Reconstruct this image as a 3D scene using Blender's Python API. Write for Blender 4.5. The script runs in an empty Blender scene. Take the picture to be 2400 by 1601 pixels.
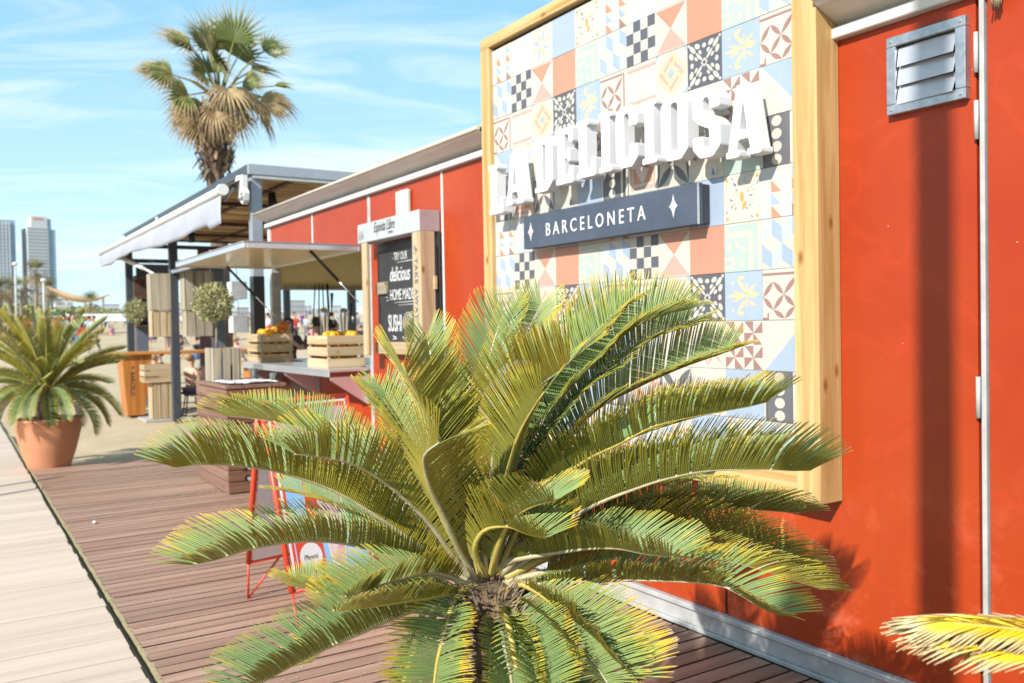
import bpy, bmesh, math, random
from mathutils import Vector, Matrix, noise
R = math.radians
random.seed(7)
sc = bpy.context.scene
C = sc.collection

# ---------------------------------------------------------------- camera, sky, sun, exposure
cam_d = bpy.data.cameras.new('camera'); cam = bpy.data.objects.new('camera', cam_d); C.objects.link(cam)
sc.camera = cam
cx = Vector((0.54256427, 0.83982157, -0.01799273)); cy = Vector((-0.00737629, 0.02618197, 0.99962998)); cz = cx.cross(cy)
cam.matrix_world = Matrix(((cx.x, cy.x, cz.x, 4.3819), (cx.y, cy.y, cz.y, -2.7269), (cx.z, cy.z, cz.z, 1.4050), (0, 0, 0, 1)))
cam_d.sensor_width = 36; cam_d.lens = 30.742; cam_d.clip_start = 0.05; cam_d.clip_end = 5000
cam_d.dof.use_dof = True; cam_d.dof.focus_distance = 2.15; cam_d.dof.aperture_fstop = 5.0

SUN_DIR = Vector((-0.44, 1.0, -0.72)).normalized()          # the way the light travels
w = bpy.data.worlds.new('World'); sc.world = w; w.use_nodes = True
nt = w.node_tree; nt.nodes.clear()
def N(nt, t, **k):
    n = nt.nodes.new(t)
    for a, b in k.items():
        if a in n.inputs: n.inputs[a].default_value = b
        else: setattr(n, a, b)
    return n
out = N(nt, 'ShaderNodeOutputWorld'); bg = N(nt, 'ShaderNodeBackground')
sky = N(nt, 'ShaderNodeTexSky'); sky.sky_type = 'NISHITA'; sky.sun_disc = False
sky.sun_elevation = math.asin(-SUN_DIR.z); sky.sun_rotation = math.atan2(-SUN_DIR.x, -SUN_DIR.y)
sky.air_density = 1.0; sky.dust_density = 0.8; sky.ozone_density = 1.2
tc = N(nt, 'ShaderNodeTexCoord'); sep = N(nt, 'ShaderNodeSeparateXYZ'); nt.links.new(tc.outputs['Generated'], sep.inputs[0])
mz = N(nt, 'ShaderNodeMath', operation='ADD'); mz.inputs[1].default_value = 0.12; nt.links.new(sep.outputs[2], mz.inputs[0])
mx = N(nt, 'ShaderNodeMath', operation='MAXIMUM'); mx.inputs[1].default_value = 0.05; nt.links.new(mz.outputs[0], mx.inputs[0])
dv = N(nt, 'ShaderNodeVectorMath', operation='DIVIDE'); nt.links.new(tc.outputs['Generated'], dv.inputs[0])
cmb = N(nt, 'ShaderNodeCombineXYZ')
for i in range(3): nt.links.new(mx.outputs[0], cmb.inputs[i])
nt.links.new(cmb.outputs[0], dv.inputs[1])
mp = N(nt, 'ShaderNodeMapping', vector_type='TEXTURE'); mp.inputs['Rotation'].default_value = (0, 0, R(68)); mp.inputs['Scale'].default_value = (1.7, 0.62, 1.2); mp.inputs['Location'].default_value = (1.3, .4, 0)
nt.links.new(dv.outputs[0], mp.inputs[0])
nz = N(nt, 'ShaderNodeTexNoise', Scale=2.3, Detail=9.0, Roughness=0.62, Distortion=0.9); nt.links.new(mp.outputs[0], nz.inputs[0])
nz2 = N(nt, 'ShaderNodeTexNoise', Scale=0.7, Detail=3.0); nt.links.new(mp.outputs[0], nz2.inputs[0])
mm = N(nt, 'ShaderNodeMath', operation='MULTIPLY'); nt.links.new(nz.outputs[0], mm.inputs[0]); nt.links.new(nz2.outputs[0], mm.inputs[1])
rp = N(nt, 'ShaderNodeValToRGB'); rp.color_ramp.elements[0].position = 0.205; rp.color_ramp.elements[1].position = 0.36
rp.color_ramp.elements[1].color = (0.80, 0.80, 0.80, 1); rp.color_ramp.elements[0].color = (0, 0, 0, 1); nt.links.new(mm.outputs[0], rp.inputs[0])
vf = N(nt, 'ShaderNodeMapRange'); vf.inputs['From Min'].default_value = 0.0; vf.inputs['From Max'].default_value = 0.45; vf.inputs['To Min'].default_value = 0.86; vf.inputs['To Max'].default_value = 0.55; nt.links.new(sep.outputs[2], vf.inputs['Value'])
vc = N(nt, 'ShaderNodeMixRGB', Color1=(5.6, 8.0, 8.9, 1), Color2=(2.7, 6.2, 8.7, 1)); vr = N(nt, 'ShaderNodeMapRange'); vr.inputs['From Min'].default_value = 0.02; vr.inputs['From Max'].default_value = 0.38; nt.links.new(sep.outputs[2], vr.inputs['Value']); nt.links.new(vr.outputs[0], vc.inputs[0])
veil = N(nt, 'ShaderNodeMixRGB'); nt.links.new(vf.outputs[0], veil.inputs[0]); nt.links.new(vc.outputs[0], veil.inputs[2]); nt.links.new(sky.outputs[0], veil.inputs[1])
mixc = N(nt, 'ShaderNodeMixRGB', Color2=(6.8, 7.8, 8.1, 1)); nt.links.new(rp.outputs[0], mixc.inputs[0]); nt.links.new(veil.outputs[0], mixc.inputs[1])
nt.links.new(mixc.outputs[0], bg.inputs[0]); bg.inputs[1].default_value = 0.092
nt.links.new(bg.outputs[0], out.inputs[0])

sun_d = bpy.data.lights.new('sun', 'SUN'); sun_d.energy = 5.0; sun_d.angle = R(0.53); sun_d.color = (1.0, 0.955, 0.88)
sun = bpy.data.objects.new('sun', sun_d); C.objects.link(sun); sun.rotation_euler = SUN_DIR.to_track_quat('-Z', 'Y').to_euler(); sun.location = (6, -8, 9)
sc.view_settings.view_transform = 'Standard'; sc.view_settings.look = 'None'; sc.view_settings.exposure = 0.64; sc.view_settings.gamma = 1
sc.view_settings.use_curve_mapping = False
sc.render.engine = 'CYCLES'

# ---------------------------------------------------------------- helpers
class G:
    """collects shapes, then links them as ONE mesh object"""
    def __init__(s): s.v = []; s.f = []; s.m = []; s.sm = []; s.at = {}
    def add(s, vs, fs, m=0, smooth=False):
        b = len(s.v); s.v += [tuple(p) for p in vs]
        for k, f in enumerate(fs):
            s.f.append([b + i for i in f]); s.m.append(m[k] if isinstance(m, (list, tuple)) else m); s.sm.append(smooth)
        return s
    def box(s, x0, x1, y0, y1, z0, z1, m=0, c=0.0, M=None):
        if x0 > x1: x0, x1 = x1, x0
        if y0 > y1: y0, y1 = y1, y0
        if z0 > z1: z0, z1 = z1, z0
        if c <= 0:
            vs = [(x, y, z) for z in (z0, z1) for y in (y0, y1) for x in (x0, x1)]
            fs = [(0, 2, 3, 1), (4, 5, 7, 6), (0, 1, 5, 4), (2, 6, 7, 3), (0, 4, 6, 2), (1, 3, 7, 5)]
        else:
            c = min(c, (x1-x0)*.45, (y1-y0)*.45, (z1-z0)*.45)
            X = (x0, x1); Y = (y0, y1); Z = (z0, z1); vs = []; idx = {}
            for i in (0, 1):
                for j in (0, 1):
                    for k in (0, 1):
                        dx = c*(1-2*i); dy = c*(1-2*j); dz = c*(1-2*k)
                        idx[i, j, k, 0] = len(vs); vs.append((X[i], Y[j]+dy, Z[k]+dz))
                        idx[i, j, k, 1] = len(vs); vs.append((X[i]+dx, Y[j], Z[k]+dz))
                        idx[i, j, k, 2] = len(vs); vs.append((X[i]+dx, Y[j]+dy, Z[k]))
            fs = []
            for a in (0, 1):
                fs.append([idx[a, 0, 0, 0], idx[a, 1, 0, 0], idx[a, 1, 1, 0], idx[a, 0, 1, 0]][::1 if a else -1])
                fs.append([idx[0, a, 0, 1], idx[1, a, 0, 1], idx[1, a, 1, 1], idx[0, a, 1, 1]][::-1 if a else 1])
                fs.append([idx[0, 0, a, 2], idx[1, 0, a, 2], idx[1, 1, a, 2], idx[0, 1, a, 2]][::1 if a else -1])
            for p in (0, 1):
                for q in (0, 1):
                    fs.append([idx[0, p, q, 1], idx[1, p, q, 1], idx[1, p, q, 2], idx[0, p, q, 2]][::1 if p == q else -1][::-1 if True else 1])
                    fs.append([idx[p, 0, q, 0], idx[p, 1, q, 0], idx[p, 1, q, 2], idx[p, 0, q, 2]][::1 if p == q else -1])
                    fs.append([idx[p, q, 0, 0], idx[p, q, 1, 0], idx[p, q, 1, 1], idx[p, q, 0, 1]][::1 if p != q else -1])
                    for r in (0, 1):
                        t = [idx[p, q, r, 0], idx[p, q, r, 1], idx[p, q, r, 2]]
                        fs.append(t if (p + q + r) % 2 == 1 else t[::-1])
        if M is not None: vs = [tuple(M @ Vector(p)) for p in vs]
        return s.add(vs, fs, m)
    def tube(s, pts, rad, n=8, m=0, cap=True, smooth=True):
        pts = [Vector(p) for p in pts]; vs = []; fs = []
        rads = rad if isinstance(rad, (list, tuple)) else [rad]*len(pts)
        up = None
        for i, p in enumerate(pts):
            t = (pts[min(i+1, len(pts)-1)] - pts[max(i-1, 0)]).normalized()
            if up is None: up = t.orthogonal().normalized()
            up = (up - up.dot(t)*t).normalized(); sd = t.cross(up)
            for k in range(n):
                a = 2*math.pi*k/n; vs.append(p + rads[i]*(math.cos(a)*up + math.sin(a)*sd))
        for i in range(len(pts)-1):
            for k in range(n):
                fs.append((i*n+k, i*n+(k+1) % n, (i+1)*n+(k+1) % n, (i+1)*n+k))
        s.add(vs, fs, m, smooth)
        if cap:
            b = len(s.v) - len(vs)
            s.f.append([b+k for k in range(n)][::-1]); s.m.append(m); s.sm.append(False)
            s.f.append([b+(len(pts)-1)*n+k for k in range(n)]); s.m.append(m); s.sm.append(False)
        return s
    def lathe(s, prof, n=24, c=(0, 0, 0), m=0, smooth=True):
        vs = []; fs = []
        for r, z in prof:
            for k in range(n):
                a = 2*math.pi*k/n; vs.append((c[0]+r*math.cos(a), c[1]+r*math.sin(a), c[2]+z))
        for i in range(len(prof)-1):
            for k in range(n):
                fs.append((i*n+k, i*n+(k+1) % n, (i+1)*n+(k+1) % n, (i+1)*n+k))
        return s.add(vs, fs, m, smooth)
    def ball(s, c, r, m=0, nu=12, nv=8, sq=(1, 1, 1)):
        prof = [(max(1e-4, math.sin(math.pi*i/nv))*r, -math.cos(math.pi*i/nv)*r) for i in range(nv+1)]
        b = len(s.v); s.lathe(prof, nu, (0, 0, 0), m)
        for i in range(b, len(s.v)):
            p = s.v[i]; s.v[i] = (c[0]+p[0]*sq[0], c[1]+p[1]*sq[1], c[2]+p[2]*sq[2])
        return s
    def quad(s, a, b, c, d, m=0): return s.add([a, b, c, d], [(0, 1, 2, 3)], m)
    def poly(s, pts, y0, y1, m=0):
        """x-z polygon extruded along y (y0 is the front, towards -Y)"""
        n = len(pts); vs = [(p[0], y0, p[1]) for p in pts] + [(p[0], y1, p[1]) for p in pts]
        fs = [tuple(range(n)), tuple(range(2*n-1, n-1, -1))] + [(i, i+n, (i+1) % n+n, (i+1) % n) for i in range(n)]
        return s.add(vs, fs, m)
    def mesh(s, name, mats):
        me = bpy.data.meshes.new(name); me.from_pydata(s.v, [], s.f)
        for m in (mats if isinstance(mats, (list, tuple)) else [mats]): me.materials.append(m)
        me.polygons.foreach_set('material_index', s.m); me.polygons.foreach_set('use_smooth', s.sm)
        for k, vals in s.at.items():
            a = me.attributes.new(k, 'FLOAT', 'POINT'); a.data.foreach_set('value', vals)
        me.update(); return me
    def build(s, name, mats, parent=None, fix=True, **k):
        me = s.mesh(name, mats)
        if fix:
            bm = bmesh.new(); bm.from_mesh(me); bmesh.ops.recalc_face_normals(bm, faces=bm.faces); bm.to_mesh(me); bm.free()
        return link(name, me, parent, **k)
def link(name, me, parent=None, label=None, cat=None, group=None, kind=None, loc=None, rot=None):
    o = bpy.data.objects.new(name, me); C.objects.link(o)
    if parent is not None: o.parent = parent
    if loc is not None: o.location = loc
    if rot is not None: o.rotation_euler = rot
    return tag(o, label, cat, group, kind)
def tag(o, label=None, cat=None, group=None, kind=None):
    if label: o['label'] = label
    if cat: o['category'] = cat
    if group: o['group'] = group
    if kind: o['kind'] = kind
    return o
def thing(name, label, cat, loc=(0, 0, 0), rz=0, group=None):
    o = bpy.data.objects.new(name, None); C.objects.link(o); o.location = loc; o.rotation_euler = (0, 0, rz); o.empty_display_size = .1
    return tag(o, label, cat, group)
KIDS = {}
def copy_tree(o, parent=None, **k):
    c = o.copy(); C.objects.link(c)
    if parent is not None: c.parent = parent
    for key, v in k.items(): c[key] = v
    for ch in [x for x in C.objects if x.parent == o]: copy_tree(ch, c)
    return c

# ---------------------------------------------------------------- materials
KA = 0.74                                                   # albedo scale that goes with the exposure above
def mat(name, col, rough=0.6, metal=0.0, var=0.0, vscale=6.0, bump=0.0, bscale=60.0, spec=0.5, coat=0.0, rnd=0.0, col2=None, stretch=None, trans=0.0, emit=None):
    if metal < .7: col = tuple(c*KA for c in col); col2 = col2 and tuple(c*KA for c in col2)
    m = bpy.data.materials.new(name); m.use_nodes = True; t = m.node_tree; p = t.nodes['Principled BSDF']
    p.inputs['Roughness'].default_value = rough; p.inputs['Metallic'].default_value = metal
    p.inputs['Specular IOR Level'].default_value = spec; p.inputs['Coat Weight'].default_value = coat; p.inputs['Coat Roughness'].default_value = .12
    tc = N(t, 'ShaderNodeTexCoord'); src = tc.outputs['Object']
    if rnd or stretch:
        oi = N(t, 'ShaderNodeObjectInfo'); ad = N(t, 'ShaderNodeVectorMath', operation='ADD')
        ml = N(t, 'ShaderNodeVectorMath', operation='SCALE'); cb = N(t, 'ShaderNodeCombineXYZ')
        for i in range(3): t.links.new(oi.outputs['Random'], cb.inputs[i])
        t.links.new(cb.outputs[0], ml.inputs[0]); ml.inputs['Scale'].default_value = 37.0
        t.links.new(src, ad.inputs[0]); t.links.new(ml.outputs[0], ad.inputs[1]); src = ad.outputs[0]
    if stretch:
        mp = N(t, 'ShaderNodeMapping'); mp.inputs['Scale'].default_value = stretch; t.links.new(src, mp.inputs[0]); src = mp.outputs[0]
    c2 = col2 or tuple(c*(1-var) for c in col)
    n1 = N(t, 'ShaderNodeTexNoise', Scale=vscale, Detail=6.0, Roughness=0.65); t.links.new(src, n1.inputs[0])
    rmp = N(t, 'ShaderNodeValToRGB'); rmp.color_ramp.elements[0].position = .32; rmp.color_ramp.elements[1].position = .68
    rmp.color_ramp.elements[0].color = (*c2, 1); rmp.color_ramp.elements[1].color = (*col, 1); t.links.new(n1.outputs[0], rmp.inputs[0])
    cout = rmp.outputs[0]
    if rnd:
        hs = N(t, 'ShaderNodeHueSaturation'); mr = N(t, 'ShaderNodeMapRange'); mr.inputs['To Min'].default_value = 1-rnd; mr.inputs['To Max'].default_value = 1+rnd
        t.links.new(oi.outputs['Random'], mr.inputs['Value']); t.links.new(mr.outputs[0], hs.inputs['Value']); t.links.new(cout, hs.inputs['Color']); cout = hs.outputs[0]
    t.links.new(cout, p.inputs['Base Color'])
    if bump:
        n2 = N(t, 'ShaderNodeTexNoise', Scale=bscale, Detail=5.0); t.links.new(src, n2.inputs[0])
        bp = N(t, 'ShaderNodeBump', Strength=bump, Distance=0.01); t.links.new(n2.outputs[0], bp.inputs['Height']); t.links.new(bp.outputs[0], p.inputs['Normal'])
    if trans: p.inputs['Transmission Weight'].default_value = trans
    if emit: p.inputs['Emission Color'].default_value = (*emit, 1); p.inputs['Emission Strength'].default_value = 1
    return m
def wood(name, c1, c2, axis=2, sc_=9.0, rnd=.14, rough=.65, knots=True, bump=.25):
    """grain running along one axis, with growth lines and knots"""
    c1 = tuple(c*KA for c in c1); c2 = tuple(c*KA for c in c2)
    m = bpy.data.materials.new(name); m.use_nodes = True; t = m.node_tree; p = t.nodes['Principled BSDF']
    p.inputs['Roughness'].default_value = rough; p.inputs['Specular IOR Level'].default_value = .3
    tc = N(t, 'ShaderNodeTexCoord'); oi = N(t, 'ShaderNodeObjectInfo'); cb = N(t, 'ShaderNodeCombineXYZ')
    for i in range(3): t.links.new(oi.outputs['Random'], cb.inputs[i])
    ml = N(t, 'ShaderNodeVectorMath', operation='SCALE'); ml.inputs['Scale'].default_value = 53.0; t.links.new(cb.outputs[0], ml.inputs[0])
    ad = N(t, 'ShaderNodeVectorMath', operation='ADD'); t.links.new(tc.outputs['Object'], ad.inputs[0]); t.links.new(ml.outputs[0], ad.inputs[1])
    mp = N(t, 'ShaderNodeMapping'); s = [sc_*1.0]*3; s[axis] = sc_*.045; mp.inputs['Scale'].default_value = s; t.links.new(ad.outputs[0], mp.inputs[0])
    n1 = N(t, 'ShaderNodeTexNoise', Scale=2.2, Detail=8.0, Roughness=.6, Distortion=.6); t.links.new(mp.outputs[0], n1.inputs[0])
    rm = N(t, 'ShaderNodeValToRGB'); e = rm.color_ramp.elements; e[0].position = .34; e[0].color = (*c2, 1); e[1].position = .62; e[1].color = (*c1, 1)
    t.links.new(n1.outputs[0], rm.inputs[0]); cout = rm.outputs[0]
    if knots:
        mp2 = N(t, 'ShaderNodeMapping'); s = [7.0]*3; s[axis] = 3.2; mp2.inputs['Scale'].default_value = s; t.links.new(ad.outputs[0], mp2.inputs[0])
        vo = N(t, 'ShaderNodeTexVoronoi', Scale=1.0); vo.inputs['Randomness'].default_value = 1.0; t.links.new(mp2.outputs[0], vo.inputs['Vector'])
        r2 = N(t, 'ShaderNodeValToRGB'); e = r2.color_ramp.elements; e[0].position = .03; e[0].color = (1, 1, 1, 1); e[1].position = .12; e[1].color = (0, 0, 0, 1)
        t.links.new(vo.outputs['Distance'], r2.inputs[0])
        mk = N(t, 'ShaderNodeMixRGB', Color2=(c2[0]*.62, c2[1]*.42, c2[2]*.25, 1)); t.links.new(r2.outputs[0], mk.inputs[0]); t.links.new(cout, mk.inputs[1]); cout = mk.outputs[0]
    hs = N(t, 'ShaderNodeHueSaturation'); mr = N(t, 'ShaderNodeMapRange'); mr.inputs['To Min'].default_value = 1-rnd; mr.inputs['To Max'].default_value = 1+rnd
    t.links.new(oi.outputs['Random'], mr.inputs['Value']); t.links.new(mr.outputs[0], hs.inputs['Value']); t.links.new(cout, hs.inputs['Color'])
    t.links.new(hs.outputs[0], p.inputs['Base Color'])
    bp = N(t, 'ShaderNodeBump', Strength=bump, Distance=.004); t.links.new(n1.outputs[0], bp.inputs['Height']); t.links.new(bp.outputs[0], p.inputs['Normal'])
    return m

M = {}
M['pine_x'] = wood('pine_along_x', (.70, .50, .23), (.46, .27, .09), 0, rnd=.06)
M['pine_z'] = wood('pine_along_z', (.70, .50, .23), (.46, .27, .09), 2, rnd=.06)
M['crate_x'] = wood('crate_wood_x', (.62, .48, .30), (.40, .28, .15), 0)
M['crate_y'] = wood('crate_wood_y', (.62, .48, .30), (.40, .28, .15), 1)
M['crate_z'] = wood('crate_wood_z', (.60, .47, .30), (.38, .27, .15), 2)
M['grey_x'] = wood('weathered_wood_x', (.50, .44, .34), (.30, .25, .18), 0)
M['grey_z'] = wood('weathered_wood_z', (.50, .44, .34), (.30, .25, .18), 2)
M['deck'] = wood('deck_plank', (.46, .295, .22), (.29, .160, .108), 1, 7.0, rnd=.16, rough=.6, knots=False)
M['deck_side'] = mat('deck_board_edge', (.085, .045, .035), .8, 0, .3, 20); M['walk_side'] = mat('boardwalk_board_edge', (.50, .37, .27), .8, 0, .2, 20)
M['walk'] = wood('boardwalk_plank', (.69, .56, .46), (.59, .47, .375), 1, 5.0, rnd=.05, rough=.75, knots=False, bump=.1)
M['bar'] = wood('orange_varnished_wood', (.62, .25, .06), (.42, .14, .03), 2, 9, rnd=.08, rough=.4)
M['barx'] = wood('orange_varnished_top', (.70, .30, .07), (.52, .19, .04), 1, 9, rnd=.08, rough=.4)
M['cab_x'] = wood('brown_cladding_x', (.30, .175, .13), (.19, .10, .075), 0, 8, rnd=.12)
M['cab_y'] = wood('brown_cladding_y', (.25, .13, .085), (.13, .06, .035), 1, 8, rnd=.14)
M['steel'] = mat('grey_painted_steel', (.40, .44, .49), .45, .15, .15, 8)
M['dsteel'] = mat('dark_painted_steel', (.075, .085, .105), .45, .2, .2, 8)
M['galv'] = mat('galvanised_steel', (.50, .52, .55), .38, .85, .3, 40, .05, 90)
M['alu'] = mat('brushed_aluminium', (.72, .74, .78), .34, .8, .12, 5, stretch=(1, 14, 1))
M['chrome'] = mat('chrome', (.8, .8, .82), .08, 1.0)
M['white'] = mat('white_paint', (.80, .80, .78), .5, 0, .07, 5, .05, 30)
M['letter'] = mat('white_letter_paint', (.84, .85, .88), .55, 0, .05, 9)
M['rail'] = mat('grey_white_steel', (.60, .61, .61), .45, .1, .25, 9, .1, 40, col2=(.43, .43, .42))
M['slate'] = mat('slate_blue_paint', (.080, .105, .155), .5, 0, .3, 4, .06, 50)
M['blackboard'] = mat('chalkboard_black', (.045, .047, .052), .6, 0, .4, 5, .02, 50)
M['black'] = mat('black_plastic', (.018, .018, .02), .4, 0, .2)
M['chalk'] = mat('chalk_white', (.80, .80, .80), .9, 0, .12, 60)
M['print'] = mat('dark_print', (.05, .04, .04), .7, 0, .3, 60)
M['bprint'] = mat('blue_grey_print', (.13, .17, .24), .7, 0, .4, 60)
M['cream'] = mat('cream_panel', (1.0, .82, .42), .32, 0, .08, 2, coat=.3)
M['terra'] = mat('terracotta', (.68, .31, .165), .75, 0, .18, 3.5, .15, 60, col2=(.60, .25, .12))
M['soil'] = mat('potting_soil', (.07, .045, .03), .95, 0, .5, 40, .8, 60)
M['fabric'] = mat('awning_fabric', (.46, .48, .56), .8, 0, .1, 3)
M['wfabric'] = mat('white_lace_cloth', (.82, .82, .84), .85, 0, .08, 30)
M['cane'] = wood('reed_cane', (.86, .60, .33), (.48, .29, .14), 1, 10, rnd=.2, knots=False)
M['orange'] = mat('orange_peel', (.95, .46, .015), .42, 0, .12, 12, .15, 160, rnd=.06)
M['mandarin'] = mat('mandarin_peel', (.86, .22, .01), .45, 0, .2, 12, .15, 160, rnd=.1)
M['lime'] = mat('lime_peel', (.40, .42, .05), .45, 0, .2, 12, .15, 160)
M['redpaint'] = mat('red_painted_tube', (.75, .07, .03), .4, 0, .1)
M['poster_blue'] = mat('poster_blue', (.22, .50, .88), .35, 0, .4, 3, col2=(.42, .68, .95)); M['panel_white'] = mat('sign_back_panel', (1.0, 1.0, 1.06), .4)
M['poster_pink'] = mat('poster_pink', (.80, .35, .62), .35, 0, .2, 3)
M['poster_white'] = mat('poster_white', (.78, .78, .80), .35, 0, .05, 3)
M['poster_cream'] = mat('poster_cream', (.70, .58, .42), .35, 0, .3, 30)
M['poster_green'] = mat('poster_green', (.10, .50, .30), .35, 0, .3, 20)
M['berry'] = mat('poster_berry', (.66, .28, .36), .35, 0, .4, 30, col2=(.85, .75, .75))
M['glass'] = mat('clear_glass', (.9, .93, .93), .03, 0, 0, trans=.9)
M['rust'] = mat('red_brown_panel', (.23, .125, .125), .7, 0, .25, 3)
M['bluegrey'] = mat('blue_grey_panel', (.16, .18, .23), .6, 0, .2, 3)
M['dwood'] = wood('dark_stained_wood', (.14, .075, .05), (.06, .03, .02), 0, 8, rnd=.2)

def red_panel():
    m = mat('red_lacquered_panel', (.47, .063, .010), .42, 0, .1, .9, .03, 5, coat=.05, spec=.3, col2=(.39, .034, .006))  # broad red tone drift imitates uneven reflections as well as grime
    t = m.node_tree; p = t.nodes['Principled BSDF']; base = p.inputs['Base Color'].links[0].from_socket
    tc = N(t, 'ShaderNodeTexCoord')
    vo = N(t, 'ShaderNodeTexNoise', Scale=1.6, Detail=2.0, Distortion=1.8); t.links.new(tc.outputs['Object'], vo.inputs[0])
    r = N(t, 'ShaderNodeValToRGB'); e = r.color_ramp.elements; e[0].position = .47; e[0].color = (0, 0, 0, 1); e[1].position = .50; e[1].color = (1, 1, 1, 1)
    x = e.new(.53); x.color = (0, 0, 0, 1); t.links.new(vo.outputs[0], r.inputs[0])
    sp = N(t, 'ShaderNodeTexVoronoi', Scale=9.0); t.links.new(tc.outputs['Object'], sp.inputs['Vector'])
    r2 = N(t, 'ShaderNodeValToRGB'); e = r2.color_ramp.elements; e[0].position = .018; e[0].color = (1, 1, 1, 1); e[1].position = .03; e[1].color = (0, 0, 0, 1)
    t.links.new(sp.outputs['Distance'], r2.inputs[0])
    sc1 = N(t, 'ShaderNodeMath', operation='MULTIPLY'); sc1.inputs[1].default_value = .18; t.links.new(r.outputs[0], sc1.inputs[0])
    m1 = N(t, 'ShaderNodeMixRGB', Color2=(.50, .05, .02, 1)); t.links.new(sc1.outputs[0], m1.inputs[0]); t.links.new(base, m1.inputs[1])
    # pale chalky scuffs low on the panels
    sep = N(t, 'ShaderNodeSeparateXYZ'); t.links.new(tc.outputs['Object'], sep.inputs[0])
    mr = N(t, 'ShaderNodeMapRange'); mr.inputs['From Min'].default_value = 1.0; mr.inputs['From Max'].default_value = .1; mr.inputs['To Max'].default_value = .5; t.links.new(sep.outputs[2], mr.inputs['Value'])
    nn = N(t, 'ShaderNodeTexNoise', Scale=5.0, Detail=8.0, Roughness=.7); t.links.new(tc.outputs['Object'], nn.inputs[0])
    r3 = N(t, 'ShaderNodeValToRGB'); e = r3.color_ramp.elements; e[0].position = .52; e[0].color = (0, 0, 0, 1); e[1].position = .7; e[1].color = (1, 1, 1, 1); t.links.new(nn.outputs[0], r3.inputs[0])
    mu = N(t, 'ShaderNodeMath', operation='MULTIPLY'); t.links.new(mr.outputs[0], mu.inputs[0]); t.links.new(r3.outputs[0], mu.inputs[1])
    m2 = N(t, 'ShaderNodeMixRGB', Color2=(.72, .22, .12, 1)); t.links.new(mu.outputs[0], m2.inputs[0]); t.links.new(m1.outputs[0], m2.inputs[1])
    m3 = N(t, 'ShaderNodeMixRGB', Color2=(.7, .5, .45, 1)); sp2 = N(t, 'ShaderNodeMath', operation='MULTIPLY'); sp2.inputs[1].default_value = .35; t.links.new(r2.outputs[0], sp2.inputs[0]); t.links.new(sp2.outputs[0], m3.inputs[0]); t.links.new(m2.outputs[0], m3.inputs[1])
    mpd = N(t, 'ShaderNodeMapping'); mpd.inputs['Scale'].default_value = (9, 9, .45); t.links.new(tc.outputs['Object'], mpd.inputs[0]); nd = N(t, 'ShaderNodeTexNoise', Scale=1.0, Detail=6.0, Roughness=.6); t.links.new(mpd.outputs[0], nd.inputs[0])
    rd = N(t, 'ShaderNodeValToRGB'); e = rd.color_ramp.elements; e[0].position = .50; e[0].color = (0, 0, 0, 1); e[1].position = .75; e[1].color = (.45, .45, .45, 1); t.links.new(nd.outputs[0], rd.inputs[0])
    m4 = N(t, 'ShaderNodeMixRGB', Color2=(.27, .035, .012, 1)); t.links.new(rd.outputs[0], m4.inputs[0]); t.links.new(m3.outputs[0], m4.inputs[1]); t.links.new(m4.outputs[0], p.inputs['Base Color']); return m
M['red'] = red_panel()

def text_mesh(body, size=1.0, shear=0.0, spacing=1.0, extrude=0.0, sx=1.0, offset=0.0, align='LEFT'):
    cu = bpy.data.curves.new('t', 'FONT'); cu.body = body; cu.size = size; cu.shear = shear; cu.space_character = spacing
    cu.extrude = extrude; cu.offset = offset; cu.align_x = align; cu.resolution_u = 3
    ob = bpy.data.objects.new('t', cu); C.objects.link(ob)
    dg = bpy.context.evaluated_depsgraph_get(); me = bpy.data.meshes.new_from_object(ob.evaluated_get(dg))
    bpy.data.objects.remove(ob); bpy.data.curves.remove(cu)
    for v in me.vertices: v.co.x *= sx
    for p_ in me.polygons: p_.use_smooth = False
    return me
def text(name, body, m, parent, loc, size, rot=(math.pi/2, 0, 0), **k):
    me = text_mesh(body, size, **k); me.materials.clear(); me.materials.append(m)
    return link(name, me, parent, loc=loc, rot=rot)
def curve_mesh(splines, extrude):
    cu = bpy.data.curves.new('g', 'CURVE'); cu.dimensions = '2D'; cu.fill_mode = 'BOTH'; cu.extrude = extrude
    for pts in splines:
        s = cu.splines.new('POLY'); s.points.add(len(pts)-1); s.use_cyclic_u = True
        for i, p in enumerate(pts): s.points[i].co = (p[0], p[1], 0, 1)
    ob = bpy.data.objects.new('g', cu); C.objects.link(ob)
    dg = bpy.context.evaluated_depsgraph_get(); me = bpy.data.meshes.new_from_object(ob.evaluated_get(dg))
    bpy.data.objects.remove(ob); bpy.data.curves.remove(cu)
    for p_ in me.polygons: p_.use_smooth = False
    return me

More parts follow.
